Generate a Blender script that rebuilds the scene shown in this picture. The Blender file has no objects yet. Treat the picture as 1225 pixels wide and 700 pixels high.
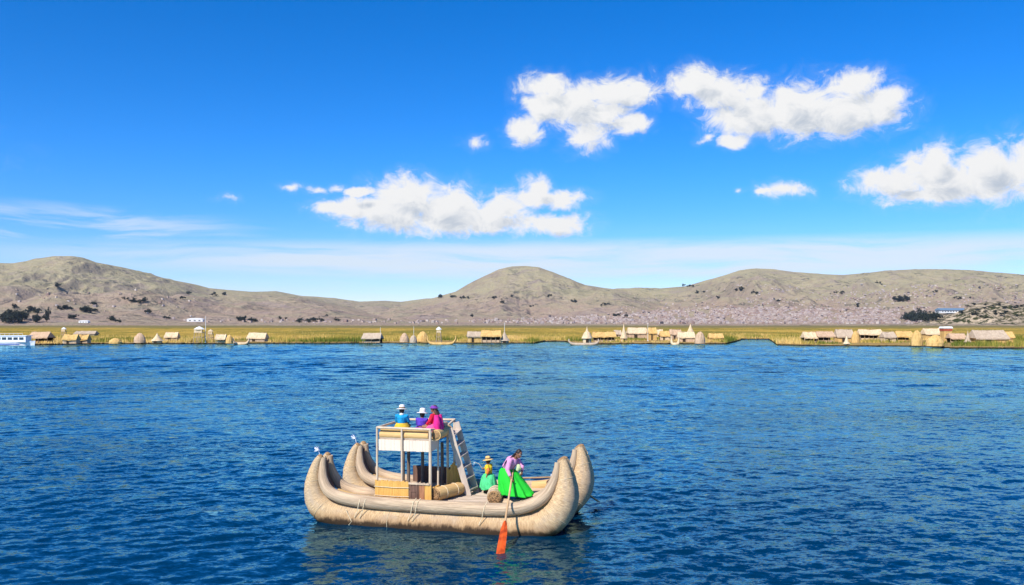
import bpy, bmesh, math, random
import numpy as np
from mathutils import Vector, Matrix
R = math.radians
random.seed(7); rng = np.random.default_rng(7)
S = bpy.context.scene
col = S.collection
F = 1050.0; HC = 5.44          # focal length in photo pixels, camera height in metres
# ------------------------------------------------------------------ camera
cam = bpy.data.cameras.new('camera'); co = bpy.data.objects.new('camera', cam); col.objects.link(co)
co.location = (0, 0, HC); co.rotation_euler = (R(90), 0, 0)
cam.sensor_width = 36; cam.lens = 36 * F / 1225
cam.shift_y = (387 - 350) / 1225
cam.clip_start = .5; cam.clip_end = 60000
S.camera = co
S.view_settings.view_transform = 'Standard'; S.view_settings.look = 'None'
S.view_settings.gamma = 1; S.view_settings.use_curve_mapping = False
S.view_settings.exposure = 0.45
# ------------------------------------------------------------------ sun
SUN_AZ = R(-146)   # compass style, from +Y towards +X : behind the camera and to the left
SUN_EL = R(44)
sd = Vector((math.sin(SUN_AZ) * math.cos(SUN_EL), math.cos(SUN_AZ) * math.cos(SUN_EL), math.sin(SUN_EL)))
sl = bpy.data.lights.new('sun', 'SUN'); so = bpy.data.objects.new('sun', sl); col.objects.link(so)
sl.energy = 4.6; sl.angle = R(.5); sl.color = (1, .95, .87)
so.rotation_euler = sd.to_track_quat('Z', 'Y').to_euler(); so.location = (-50, -50, 80)
# ------------------------------------------------------------------ node helper
class NT:
    def __init__(s, tree): s.t = tree; s.n = tree.nodes; s.l = tree.links
    def new(s, ty, **kw):
        n = s.n.new(ty)
        for k, v in kw.items(): setattr(n, k, v)
        return n
    def inp(s, n, i, v):
        if v is None: return
        if isinstance(v, bpy.types.NodeSocket): s.l.new(v, n.inputs[i])
        else: n.inputs[i].default_value = v
    def math(s, op, a, b=None, c=None, clamp=False):
        n = s.new('ShaderNodeMath', operation=op, use_clamp=clamp)
        s.inp(n, 0, a); s.inp(n, 1, b); s.inp(n, 2, c); return n.outputs[0]
    def vec(s, op, a, b=None, c=None, out=0):
        n = s.new('ShaderNodeVectorMath', operation=op)
        s.inp(n, 0, a); s.inp(n, 1, b); s.inp(n, 2, c); return n.outputs[out]
    def comb(s, x, y, z=0.0):
        n = s.new('ShaderNodeCombineXYZ'); s.inp(n, 0, x); s.inp(n, 1, y); s.inp(n, 2, z); return n.outputs[0]
    def sep(s, v):
        n = s.new('ShaderNodeSeparateXYZ'); s.inp(n, 0, v); return n.outputs
    def noise(s, v, scale, detail=4, rough=.55, dist=0.0, col=False, lac=2.0):
        n = s.new('ShaderNodeTexNoise'); s.inp(n, 'Vector', v); n.inputs['Scale'].default_value = scale
        n.inputs['Detail'].default_value = detail; n.inputs['Roughness'].default_value = rough
        n.inputs['Distortion'].default_value = dist; n.inputs['Lacunarity'].default_value = lac
        return n.outputs[1 if col else 0]
    def mix(s, f, a, b, blend='MIX'):
        n = s.new('ShaderNodeMix', data_type='RGBA', blend_type=blend)
        s.inp(n, 0, f); s.inp(n, 6, a); s.inp(n, 7, b); return n.outputs[2]
    def smooth(s, v, a, b, lo=0.0, hi=1.0):
        n = s.new('ShaderNodeMapRange', interpolation_type='SMOOTHSTEP')
        s.inp(n, 0, v); s.inp(n, 1, a); s.inp(n, 2, b); s.inp(n, 3, lo); s.inp(n, 4, hi); return n.outputs[0]
    def ramp(s, v, stops):
        n = s.new('ShaderNodeValToRGB'); s.inp(n, 0, v); e = n.color_ramp.elements
        while len(e) < len(stops): e.new(.5)
        for k, (p, c) in enumerate(stops): e[k].position = p; e[k].color = (*c, 1)
        return n.outputs[0]
# ------------------------------------------------------------------ sky
W = bpy.data.worlds.new('World'); S.world = W; W.use_nodes = True
W.node_tree.nodes.clear(); w = NT(W.node_tree)
sky = w.new('ShaderNodeTexSky', sky_type='NISHITA'); sky.sun_disc = False
sky.sun_elevation = SUN_EL; sky.sun_rotation = SUN_AZ
sky.altitude = 3800; sky.air_density = 1.0; sky.dust_density = .3; sky.ozone_density = 2.0
SKY_SAT, SKY_STR = 1.42, .105
hs = w.new('ShaderNodeHueSaturation'); hs.inputs['Saturation'].default_value = SKY_SAT
hs.inputs['Hue'].default_value = .5
w.l.new(sky.outputs[0], hs.inputs['Color'])
tc = w.new('ShaderNodeTexCoord'); D = tc.outputs['Generated']
dx, dy, dz = w.sep(D)[:3]
az = w.math('MULTIPLY', w.math('ARCTAN2', dx, dy), F)
el = w.math('MULTIPLY', w.math('ARCSINE', dz), F)
# a thin bright veil of air low over the horizon, as at high altitude on a dry day
def azel(px, py):
    u = (px - 612.5) / F; v = (387 - py) / F
    return math.atan(u) * F, math.atan(v * math.cos(math.atan(u))) * F
BL = [  # cumulus lobes: azimuth, elevation and radii
 (398,246,26,9),(432,250,42,16),(433,228,20,6),(488,236,46,26),(532,248,54,28),(540,264,80,18),(600,250,36,20),(592,266,56,16),(662,267,42,14),(470,258,60,18),
 (645,227,20,15),(668,238,32,12),(640,238,26,10),
 (346,222,22,8,.55),(380,226,26,7,.52),(408,224,22,8,.45),(272,238,34,10,.85),(566,170,36,16,.85),(845,166,24,12,.7),(630,120,30,20,.6),
 (627,155,22,17),(655,106,34,16),(690,128,44,28),(655,128,26,24),(724,132,34,16),(704,160,30,20),(742,112,44,20),(754,148,24,13),(768,108,14,7,.2),
 (832,99,30,18),(868,112,46,20),(900,140,52,24),(952,132,62,30),(1008,135,60,25),(1052,130,32,20),(1020,104,36,19),(880,168,20,9),(1060,118,26,16),
 (1070,218,40,16),(1115,202,30,28),(1130,215,64,25),(1190,206,48,29),(1240,202,50,34),(1110,232,56,10),
 (934,228,30,12,.25),(914,230,12,6,.3),(884,228,12,6,.6),(1290,215,50,26)]
BL = [tuple(q) for q in BL]
BL += [(-260,150,120,34),(-180,170,90,26),(1650,120,130,36),(1760,140,90,26),(-700,100,150,40),(2100,60,160,40)]
def shape(p):
    m = None
    for cx, cy, rx, ry, *pen in BL:
        a, e = azel(cx, cy) if -400 < cx < 1700 else ((cx - 612.5) * .8, (387 - cy) * .8)
        l = w.vec('LENGTH', w.vec('MULTIPLY_ADD', p, (1 / rx, 1 / ry, 0), (-a / rx, -e / ry, 0)), out=1)
        if pen: l = w.math('ADD', l, pen[0])
        m = l if m is None else w.math('MINIMUM', m, l)
    return w.math('SUBTRACT', 1.0, m)
def density(off, det):
    p = w.vec('ADD', w.comb(az, el, 0.0), (off[0], off[1], 0))
    wp = w.vec('MULTIPLY_ADD', w.vec('SUBTRACT', w.noise(p, .022, 3, .6, col=True), (.5, .5, .5)), (34, 20, 0), p)
    f = shape(wp)
    n1 = w.noise(w.vec('MULTIPLY', p, (1, 1.35, 1)), .034, det, .70, .6)
    n2 = w.noise(w.vec('ADD', p, (311, 77, 0)), .011, 2, .5)
    v = w.math('MULTIPLY_ADD', w.math('SUBTRACT', n1, .5), 2.1, f)
    return v, w.math('MULTIPLY_ADD', w.math('SUBTRACT', n2, .5), .5, v)
d0, _ = density((0, 0), 9)
d1, _ = density((-10, 15), 5)
alpha = w.math('MAXIMUM', w.smooth(d0, -.30, .46), w.smooth(d0, -.7, .1, 0, .08))
thick = w.smooth(d1, .25, 1.35)
lit = w.mix(thick, (1.0, 1.0, 1.0, 1), (.57, .64, .74, 1))
# thin cirrus streaks
pc = w.comb(az, el, 0.0)
st = w.noise(w.vec('MULTIPLY', w.vec('MULTIPLY_ADD', w.noise(pc, .006, 2, .5, col=True), (60, 30, 0), pc), (.0035, .045, 1)), 1.0, 7, .62, .3)
ce = azel(700, 312)[1]
band = w.vec('LENGTH', w.vec('MULTIPLY', w.vec('SUBTRACT', pc, (azel(760, 0)[0], ce, 0)), (1 / 760, 1 / 26, 0)), out=1)
band2 = w.vec('LENGTH', w.vec('MULTIPLY', w.vec('SUBTRACT', pc, (azel(60, 0)[0], azel(60, 268)[1], 0)), (1 / 230, 1 / 24, 0)), out=1)
bnd3 = w.smooth(el, 20, 130, 1, 0)
cm = w.math('MULTIPLY', w.smooth(band, .45, 1.2, 1, 0), w.smooth(st, .22, .56))
cm2 = w.math('MULTIPLY', w.smooth(band2, .3, 1.2, .75, 0), w.smooth(st, .42, .62))
cm3 = w.math('MULTIPLY', w.math('MULTIPLY', bnd3, .42), w.smooth(st, .35, .7))
cir = w.math('MAXIMUM', w.math('MAXIMUM', cm, cm2), cm3)
base = w.vec('MAXIMUM', w.vec('MULTIPLY_ADD', hs.outputs[0], w.mix(w.smooth(el, -20, 210), (1.12, .94, .98, 1), (.96, 1.22, 1.47, 1)), w.mix(w.smooth(el, 0, 210), (0, 0, 0, 1), (-1.15, 0, 0, 1))), (0, 0, 0))
CL = 6.45
c1 = w.mix(w.math('MULTIPLY', cir, .8), base, (.90 * CL, .96 * CL, 1.0 * CL, 1))
litc = w.vec('MULTIPLY', lit, (CL, CL, CL))
c2 = w.mix(alpha, c1, litc)
bg = w.new('ShaderNodeBackground'); w.l.new(c2, bg.inputs[0]); bg.inputs[1].default_value = SKY_STR
wo = w.new('ShaderNodeOutputWorld'); w.l.new(bg.outputs[0], wo.inputs[0])
W.cycles.sampling_method = 'MANUAL'; W.cycles.sample_map_resolution = 512

# ------------------------------------------------------------------ object helpers
def tag(o, label=None, cat=None, group=None, kind=None):
    if label: o['label'] = label
    if cat: o['category'] = cat
    if group: o['group'] = group
    if kind: o['kind'] = kind
    return o
def empty(name, loc=(0, 0, 0), rz=0.0, parent=None):
    o = bpy.data.objects.new(name, None); col.objects.link(o); o.location = loc; o.rotation_euler = (0, 0, rz)
    o.empty_display_size = .3
    if parent: o.parent = parent
    return o
def copy_tree(o, parent=None):
    c = o.copy(); col.objects.link(c)
    if parent: c.parent = parent
    for ch in [q for q in list(o.children)]: copy_tree(ch, c)
    return c
def npmesh(name, V, FQ, mat, parent=None, smooth=False, mats=None, mi=None, attr=None):
    me = bpy.data.meshes.new(name)
    V = np.asarray(V, dtype=np.float32); FQ = np.asarray(FQ, dtype=np.int32); k = FQ.shape[1]
    me.vertices.add(len(V)); me.vertices.foreach_set('co', V.ravel())
    me.loops.add(FQ.size); me.loops.foreach_set('vertex_index', FQ.ravel())
    me.polygons.add(len(FQ)); me.polygons.foreach_set('loop_start', np.arange(0, FQ.size, k, dtype=np.int32))
    me.polygons.foreach_set('use_smooth', np.full(len(FQ), smooth))
    for m in (mats or [mat]): me.materials.append(m)
    if mi is not None: me.polygons.foreach_set('material_index', np.asarray(mi, dtype=np.int32))
    me.update(calc_edges=True)
    if attr is not None:
        a = me.attributes.new('tint', 'FLOAT', 'POINT'); a.data.foreach_set('value', np.asarray(attr, dtype=np.float32))
    o = bpy.data.objects.new(name, me); col.objects.link(o)
    if parent: o.parent = parent
    return o
def frames(pts):
    P = [Vector(p) for p in pts]; T = []
    for i in range(len(P)):
        a = P[max(0, i - 1)]; b = P[min(len(P) - 1, i + 1)]; T.append((b - a).normalized())
    up = Vector((0, 1, 0)) if abs(T[0].y) < .9 else Vector((1, 0, 0))
    N = (up - T[0] * up.dot(T[0])).normalized(); out = []
    for t in T:
        N = (N - t * N.dot(t)).normalized(); out.append((N.copy(), t.cross(N)))
    return P, T, out
def spline(pts, n):
    """Catmull-Rom through rows of numbers."""
    A = np.array(pts, float); out = []
    for i in range(len(A) - 1):
        p0 = A[max(0, i - 1)]; p1 = A[i]; p2 = A[i + 1]; p3 = A[min(len(A) - 1, i + 2)]
        for k in range(n):
            t = k / n
            out.append(.5 * ((2 * p1) + (-p0 + p2) * t + (2 * p0 - 5 * p1 + 4 * p2 - p3) * t * t + (-p0 + 3 * p1 - 3 * p2 + p3) * t ** 3))
    out.append(A[-1]); return np.array(out)
class MB:
    def __init__(s): s.v = []; s.f = []; s.uv = []; s.m = []; s.mi = 0
    def face(s, idx, uv=None):
        s.f.append(tuple(idx)); s.uv.append(uv or [(0, 0)] * len(idx)); s.m.append(s.mi)
    def box(s, c, size, rz=0.0, M=None, taper=1.0):
        b = len(s.v); x, y, z = (q / 2 for q in size); c = Vector(c)
        for dz in (-1, 1):
            k = taper if dz > 0 else 1
            for dx, dy in ((-1, -1), (1, -1), (1, 1), (-1, 1)):
                p = Vector((dx * x * k, dy * y * k, dz * z))
                p = (M @ p) if M is not None else Matrix.Rotation(rz, 3, 'Z') @ p
                s.v.append(c + p)
        for q in ((0, 3, 2, 1), (4, 5, 6, 7), (0, 1, 5, 4), (1, 2, 6, 5), (2, 3, 7, 6), (3, 0, 4, 7)):
            pts = [s.v[b + i] for i in q]
            e = (pts[1] - pts[0]).length; g = (pts[3] - pts[0]).length; s.face([b + i for i in q], [(0, 0), (e, 0), (e, g), (0, g)])
        return s
    def beam(s, p, q, wd, h, up=(0, 0, 1)):
        p = Vector(p); q = Vector(q); t = (q - p); L = t.length; t.normalize(); u = Vector(up)
        sx = t.cross(u).normalized(); uz = sx.cross(t)
        M = Matrix((t, sx, uz)).transposed(); return s.box((p + q) / 2, (L, wd, h), M=M)
    def tube(s, pts, rad, seg=12, cap=True, sq=1.0, jag=0.0):
        P, T, Fm = frames(pts)
        if not hasattr(rad, '__len__'): rad = [rad] * len(P)
        b = len(s.v); u = 0; us = []
        for i, p in enumerate(P):
            if i: u += (P[i] - P[i - 1]).length
            us.append(u); N, B = Fm[i]
            for k in range(seg):
                a = 2 * math.pi * k / seg; r = rad[i] * (1 + (random.uniform(-jag, jag) if jag else 0))
                s.v.append(p + N * math.cos(a) * r * sq + B * math.sin(a) * r)
        for i in range(len(P) - 1):
            for k in range(seg):
                k2 = (k + 1) % seg; r = max(rad)
                v0 = k / seg * 6.28 * r; v1 = (k + 1) / seg * 6.28 * r
                s.face((b + i * seg + k, b + i * seg + k2, b + (i + 1) * seg + k2, b + (i + 1) * seg + k),
                       [(us[i], v0), (us[i], v1), (us[i + 1], v1), (us[i + 1], v0)])
        if cap:
            s.face([b + k for k in range(seg)][::-1], [(k * .1, 0) for k in range(seg)])
            s.face([b + (len(P) - 1) * seg + k for k in range(seg)], [(k * .1, 0) for k in range(seg)])
        return s
    def lathe(s, prof, c=(0, 0, 0), seg=20, sx=1.0, sy=1.0, M=None, fold=0, amp=0.0):
        b = len(s.v); c = Vector(c)
        for j, (r, z) in enumerate(prof):
            g = j / max(1, len(prof) - 1)
            for k in range(seg):
                a = 2 * math.pi * k / seg; rr = r * (1 + amp * g * math.cos(fold * a + 1.3 * math.sin(2 * a)))
                p = Vector((math.cos(a) * rr * sx, math.sin(a) * rr * sy, z)); s.v.append(c + (M @ p if M is not None else p))
        for j in range(len(prof) - 1):
            for k in range(seg):
                k2 = (k + 1) % seg; s.face((b + j * seg + k, b + j * seg + k2, b + (j + 1) * seg + k2, b + (j + 1) * seg + k),
                   [(k / seg, j * .1), ((k + 1) / seg, j * .1), ((k + 1) / seg, j * .1 + .1), (k / seg, j * .1 + .1)])
        s.face([b + k for k in range(seg)][::-1]); s.face([b + (len(prof) - 1) * seg + k for k in range(seg)])
        return s
    def ell(s, c, r, seg=14, rings=9, M=None):
        pr = [(max(.02, math.sin(math.pi * j / rings)), -math.cos(math.pi * j / rings)) for j in range(rings + 1)]
        Q = Matrix.Diagonal(Vector(r)); Q = (M @ Q) if M is not None else Q
        return s.lathe(pr, c, seg, M=Q)
    def poly(s, pts):
        b = len(s.v); s.v += [Vector(p) for p in pts]; s.face(range(b, b + len(pts)), [(p[0], p[1]) for p in pts]); return s
    def prism(s, outline, axis_vec):
        """closed outline (list of 3-D points) pushed along axis_vec"""
        b = len(s.v); a = Vector(axis_vec); n = len(outline)
        s.v += [Vector(p) for p in outline] + [Vector(p) + a for p in outline]
        s.face(range(b, b + n)[::-1], [(p[0], p[2]) for p in outline][::-1]); s.face(range(b + n, b + 2 * n), [(p[0], p[2]) for p in outline])
        for i in range(n):
            j = (i + 1) % n; e = (Vector(outline[j]) - Vector(outline[i])).length
            s.face((b + i, b + j, b + n + j, b + n + i), [(0, 0), (0, e), (a.length, e), (a.length, 0)])
        return s
    def build(s, name, mat, parent=None, smooth=False, remesh=0, mats=None):
        me = bpy.data.meshes.new(name); me.from_pydata([tuple(p) for p in s.v], [], s.f)
        uvl = me.uv_layers.new(name='UVMap'); uvl.data.foreach_set('uv', [c for f in s.uv for p in f for c in p])
        for m in (mats or [mat]): me.materials.append(m)
        if mats: me.polygons.foreach_set('material_index', s.m)
        bm = bmesh.new(); bm.from_mesh(me); bmesh.ops.recalc_face_normals(bm, faces=bm.faces); bm.to_mesh(me); bm.free()
        if smooth:
            me.polygons.foreach_set('use_smooth', [True] * len(me.polygons))
        o = bpy.data.objects.new(name, me); col.objects.link(o)
        if parent: o.parent = parent
        if remesh:
            m = o.modifiers.new('remesh', 'REMESH'); m.mode = 'VOXEL'; m.voxel_size = remesh; m.use_smooth_shade = True
            m2 = o.modifiers.new('smooth', 'SMOOTH'); m2.iterations = 3
        elif smooth:
            try: me.set_sharp_from_angle(angle=R(50))
            except Exception: pass
        return o
# ------------------------------------------------------------------ materials
MATS = {}
def material(name, c1, c2=None, scale=3.0, stretch=(1, 1, 1), coord='Object', rough=.85, bump=0.0, bscale=None, detail=4, spec=.3, extra=None, contrast=.25):
    if name in MATS: return MATS[name]
    m = bpy.data.materials.new(name); m.use_nodes = True; t = NT(m.node_tree); t.n.clear()
    b = t.new('ShaderNodeBsdfPrincipled'); o = t.new('ShaderNodeOutputMaterial'); t.l.new(b.outputs[0], o.inputs[0])
    b.inputs['Roughness'].default_value = rough; b.inputs['Specular IOR Level'].default_value = spec
    tcn = t.new('ShaderNodeTexCoord'); v = t.vec('MULTIPLY', tcn.outputs[coord], stretch)
    c2 = c2 or tuple(x * .7 for x in c1)
    n = t.noise(v, scale, detail, .6)
    c = t.mix(t.smooth(n, .5 - contrast, .5 + contrast), (*c1, 1), (*c2, 1))
    if extra: c = extra(t, tcn, c, b)
    t.inp(b, 'Base Color', c)
    if bump:
        bn = t.new('ShaderNodeBump'); bn.inputs['Strength'].default_value = 1.0; bn.inputs['Distance'].default_value = bump
        t.l.new(t.noise(v, bscale or scale * 2, 5, .65), bn.inputs['Height']); t.l.new(bn.outputs[0], b.inputs['Normal'])
    MATS[name] = m; return m
def wet_band(t, tcn, c, b):
    """bundles of reed: fine strands round the bundle, grey weathering blotches, dark soaked band at the water"""
    uv = tcn.outputs['UV']; g = t.new('ShaderNodeNewGeometry'); z = t.sep(g.outputs['Position'])[2]
    s1 = t.noise(t.vec('MULTIPLY', uv, (75, 5, 1)), 1.0, 3, .7)
    c = t.mix(t.smooth(s1, .44, .60, 0, .72), c, (.27, .165, .09, 1))
    s2 = t.noise(t.vec('MULTIPLY', uv, (1.3, 2.5, 1)), 1.0, 4, .6)
    c = t.mix(t.smooth(s2, .42, .68, 0, .5), c, (.40, .32, .25, 1))
    wv = t.math('MULTIPLY_ADD', t.math('SUBTRACT', t.noise(t.vec('MULTIPLY', uv, (5, 2, 1)), 1.0, 4, .7), .5), .34, z)
    c = t.mix(t.smooth(wv, .12, .42, .6, 0), c, (.34, .18, .075, 1))
    c = t.mix(t.smooth(wv, .06, .21, .97, 0), c, (.04, .024, .014, 1))
    return c
def reed_strands(sc, amt, dark):
    def fn(t, tcn, c, b):
        s1 = t.noise(t.vec('MULTIPLY', tcn.outputs['UV'], sc), 1.0, 3, .6)
        return t.mix(t.smooth(s1, .42, .64, 0, amt), c, (*dark, 1))
    return fn
hullm = material('bound_reed', (.72, .52, .295), (.52, .355, .19), 1.0, coord='UV', rough=.8, bump=.016, bscale=1.0, stretch=(60, 5, 1), extra=wet_band, spec=.15)
gunm = material('weathered_reed', (.64, .47, .30), (.44, .325, .22), 1.5, coord='UV', rough=.85, bump=.02, stretch=(1, 6, 1), bscale=6, extra=reed_strands((1.0, 34, 1), .6, (.25, .165, .10)))
cutm = material('cut_reed_end', (.50, .30, .14), (.20, .11, .05), 60, rough=.95, bump=.01, contrast=.15)
deckm = material('deck_cane', (.56, .45, .34), (.30, .225, .165), 2, stretch=(.5, 9, 1), rough=.9, bump=.012, contrast=.14)
creamm = material('split_cane_panel', (.80, .68, .54), (.70, .57, .44), 2, stretch=(20, 20, .6), rough=.75, bump=.004)
polem = material('peeled_pole', (.68, .54, .39), (.52, .39, .27), 4, stretch=(2, 2, .4), rough=.8)
darkpole = material('dark_pole', (.20, .15, .12), (.12, .09, .07), 4, rough=.8)  # darker pole tone for back posts, joists and cross beams
strawm = material('fresh_straw', (.80, .47, .13), (.60, .33, .08), 1.0, stretch=(28, 28, 1.2), rough=.85, bump=.01, extra=None)
goldm = material('golden_reed_roll', (.74, .48, .20), (.54, .32, .12), 1.0, coord='UV', stretch=(1.5, 30, 1), rough=.85, bump=.008)
ladm = material('grey_plank', (.58, .48, .39), (.42, .34, .28), 3, stretch=(3, 3, .6), rough=.8)
brownm = material('brown_board', (.20, .11, .075), (.10, .055, .04), 2, stretch=(6, 1, 1), rough=.8)
ropem = material('pale_rope', (.75, .63, .42), (.55, .43, .27), 20)
whitem = material('white_ribbon', (.85, .85, .88), (.7, .7, .78), 8)
orangem = material('orange_paint', (.66, .09, .012), (.34, .045, .008), 5, stretch=(1, 1, .3), rough=.5, contrast=.14)
oarwood = material('oar_wood', (.62, .42, .23), (.48, .30, .15), 3, rough=.6)
def cloth(n, c, k=.6): return material(n, c, tuple(x * k for x in c), 9, rough=.9, bump=.014, bscale=14)
skinm = material('skin', (.28, .13, .075), (.24, .105, .06), 6, rough=.6)
hairm = material('black_hair', (.018, .013, .012), (.03, .02, .016), 8, rough=.5)
brownhair = material('brown_hair', (.10, .05, .03), (.06, .03, .02), 8, rough=.6)

# ------------------------------------------------------------------ value noise for terrain and reeds
_tab = rng.random((256, 256))
def vnoise(x, y):
    xi = np.floor(x).astype(int); yi = np.floor(y).astype(int); fx = x - xi; fy = y - yi
    fx = fx * fx * (3 - 2 * fx); fy = fy * fy * (3 - 2 * fy)
    a = _tab[xi & 255, yi & 255]; b = _tab[(xi + 1) & 255, yi & 255]; c = _tab[xi & 255, (yi + 1) & 255]; d = _tab[(xi + 1) & 255, (yi + 1) & 255]
    return a + (b - a) * fx + (c - a) * fy + (a - b - c + d) * fx * fy
def fbm(x, y, o=5, g=.5, ridge=False):
    s = 0; amp = 1; tot = 0
    for i in range(o):
        n = vnoise(x * 2 ** i + 17.3 * i, y * 2 ** i + 9.1 * i)
        if ridge: n = 1 - np.abs(2 * n - 1)
        s = s + n * amp; tot += amp; amp *= g
    return s / tot
# ------------------------------------------------------------------ hills
LAYERS = [  # ridge distance, foot distance, skyline in photo coordinates
 (6200, 2300, [(-900,350),(-700,330),(-500,345),(-300,318),(-120,306),(0,316),(15,316),(40,312),(65,308),(85,307.5),(100,310),(115,315),(145,320),(170,326),(200,334),(235,341),(250,345),(290,348),(320,351),(360,356),(400,364),(450,375),(500,386),(560,388)]),
 (9000, 4500, [(150,388),(200,365),(260,352),(300,349),(330,348),(360,354),(400,357),(430,361),(460,360),(480,361),(510,357),(540,358),(600,362),(680,375),(720,388)]),
 (6600, 3200, [(420,388),(470,368),(500,361),(520,356),(545,349),(560,340),(580,330),(597,322),(612,319),(630,319),(645,321),(660,326),(680,334),(700,341),(720,344),(745,347),(760,350),(800,362),(860,380),(900,388)]),
 (7000, 3300, [(640,388),(690,360),(735,347),(760,345),(790,345),(820,342),(840,336),(865,329),(885,323),(905,320.5),(925,321),(950,325),(985,328),(1010,329),(1035,327),(1060,324),(1100,322),(1130,321),(1160,322),(1190,325),(1225,329),(1300,322),(1450,330),(1600,315),(1900,330),(2300,345)]),
 (2700, 2150, [(1085,388),(1100,386),(1115,380),(1130,375),(1150,370),(1165,364),(1180,361),(1195,361),(1205,363),(1215,367),(1230,366),(1260,368),(1300,380),(1330,388)]),
]
def terrain(azd, r, rock=False):
    """height of the land at azimuth azd (photo column) and distance r"""
    u = (azd - 612.5) / F; x = u * r; h = np.full(np.broadcast(azd, r).shape, 0.0) + 2.0 + np.clip((r - 2100) / 2500, 0, 4) * 9
    for i, (Rr, rs, pts) in enumerate(LAYERS):
        p = np.array(pts, float); sk = np.interp(azd, p[:, 0], 387 - p[:, 1], left=0, right=0)
        sk = np.maximum(sk, -1) * np.clip((azd + 690) / 260, 0, 1) * np.clip((1890 - azd) / 260, 0, 1)
        Hh = np.maximum(sk, 0) * Rr / F + HC * (sk > 0)
        t = (r - rs) / (Rr - rs)
        up = np.clip(t, 0, 1); prof = .28 * up + .72 * up ** 1.9
        back = np.clip(1 - (t - 1) * .8, 0, 1); prof = np.where(t > 1, back * back * (3 - 2 * back), prof)
        sc = 900. if i != 4 else 130.
        gl = fbm(x / sc + 40 + i * 7, r / (sc * 1.6) + 3, 6, .52, ridge=True) - .55
        fine = fbm(x / (sc * .22) + 5, r / (sc * .3), 4, .5) - .5
        damp = np.clip(1 - up ** 5 * .93, .07, 1) * np.clip(t * 3, 0, 1)
        hh = Hh * prof + Hh * (gl * .72 + fine * .2) * damp * (1.25 if i == 4 else 1)
        h0 = h; h = np.maximum(h, np.where(t > 0, hh, 0))
    return (h, (h > h0 + .5).astype(float)) if rock else h
def hills():
    px = np.concatenate([np.linspace(-700, -60, 100), np.arange(-58, 1290, 1.3), np.linspace(1292, 1900, 100)])
    r = np.concatenate([np.linspace(1900, 2900, 90), np.linspace(2930, 7600, 260), np.linspace(7700, 12500, 40)])
    A, Q = np.meshgrid(px, r); h, rk_ = terrain(A, Q, True); h[0, :] = -3; h[-1, :] = -3
    X = (A - 612.5) / F * Q
    V = np.stack([X, Q, h], -1).reshape(-1, 3); n, k = A.shape
    i = np.arange(n * k).reshape(n, k); FQ = np.stack([i[:-1, :-1], i[:-1, 1:], i[1:, 1:], i[1:, :-1]], -1).reshape(-1, 4)
    m = bpy.data.materials.new('dry_hill_grass'); m.use_nodes = True; t = NT(m.node_tree); t.n.clear()
    b = t.new('ShaderNodeBsdfPrincipled'); o = t.new('ShaderNodeOutputMaterial'); t.l.new(b.outputs[0], o.inputs[0])
    b.inputs['Roughness'].default_value = 1; b.inputs['Specular IOR Level'].default_value = 0
    g = t.new('ShaderNodeNewGeometry'); P = g.outputs['Position']; z = t.sep(P)[2]; nz = t.sep(g.outputs['Normal'])[2]
    n1 = t.noise(P, 1 / 700, 6, .62); n2 = t.noise(P, 1 / 60, 6, .7); n3 = t.noise(P, 1 / 160, 5, .6, .8)
    hz = t.math('MULTIPLY_ADD', t.math('SUBTRACT', n1, .5), 260, z)
    c = t.mix(t.smooth(hz, 50, 250), (.365, .26, .185, 1), (.385, .325, .185, 1))
    n4 = t.noise(t.vec('MULTIPLY', P, (1, 1, 2.5)), 1 / 330, 5, .62, .9)
    c = t.mix(t.smooth(n4, .45, .62, 0, .55), c, (.29, .265, .155, 1)); c = t.mix(t.smooth(n4, .48, .36, 0, .45), c, (.25, .19, .17, 1))
    c = t.mix(t.smooth(n3, .5, .7, 0, .55), c, (.26, .195, .19, 1))
    c = t.mix(t.smooth(n2, .35, .72, 0, .32), c, (.47, .405, .29, 1))
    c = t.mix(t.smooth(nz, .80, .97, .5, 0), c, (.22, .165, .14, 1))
    sc = t.noise(P, 1 / 45, 6, .7, .5); sm = t.noise(P, 1 / 420, 3, .5)
    mk = t.math('MULTIPLY', t.smooth(sc, .54, .60), t.smooth(sm, .46, .56))
    c = t.mix(t.math('MULTIPLY', mk, .75), c, (.085, .085, .07, 1))
    rk = t.new('ShaderNodeAttribute', attribute_name='tint').outputs['Fac']
    r1 = t.noise(P, 1 / 26, 6, .75, .7); r2 = t.noise(P, 1 / 90, 3, .5)
    rc = t.mix(t.smooth(r1, .42, .58), (.52, .41, .28, 1), (.15, .12, .075, 1))
    rc = t.mix(t.math('MULTIPLY', t.smooth(r1, .46, .52), t.smooth(r2, .40, .52)), rc, (.05, .055, .022, 1))
    c = t.mix(rk, c, rc)
    t.inp(b, 'Base Color', c)
    bn = t.new('ShaderNodeBump'); bn.inputs['Distance'].default_value = 26; t.l.new(n2, bn.inputs['Height']); t.l.new(bn.outputs[0], b.inputs['Normal'])
    o = npmesh('hills', V, FQ, m, smooth=True, attr=rk_.ravel()); tag(o, kind='structure'); return o
hills()
def on_land(px, py):
    """where the sight line through a hillside spot meets the land"""
    r = np.arange(1950, 9000, 12.0); h = terrain(np.full_like(r, px), r); line = HC + (387 - py) / F * r
    k = np.where(h >= line)[0]
    if not len(k): return None
    q = r[k[0]]; return Vector(((px - 612.5) / F * q, q, float(h[k[0]])))
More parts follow.
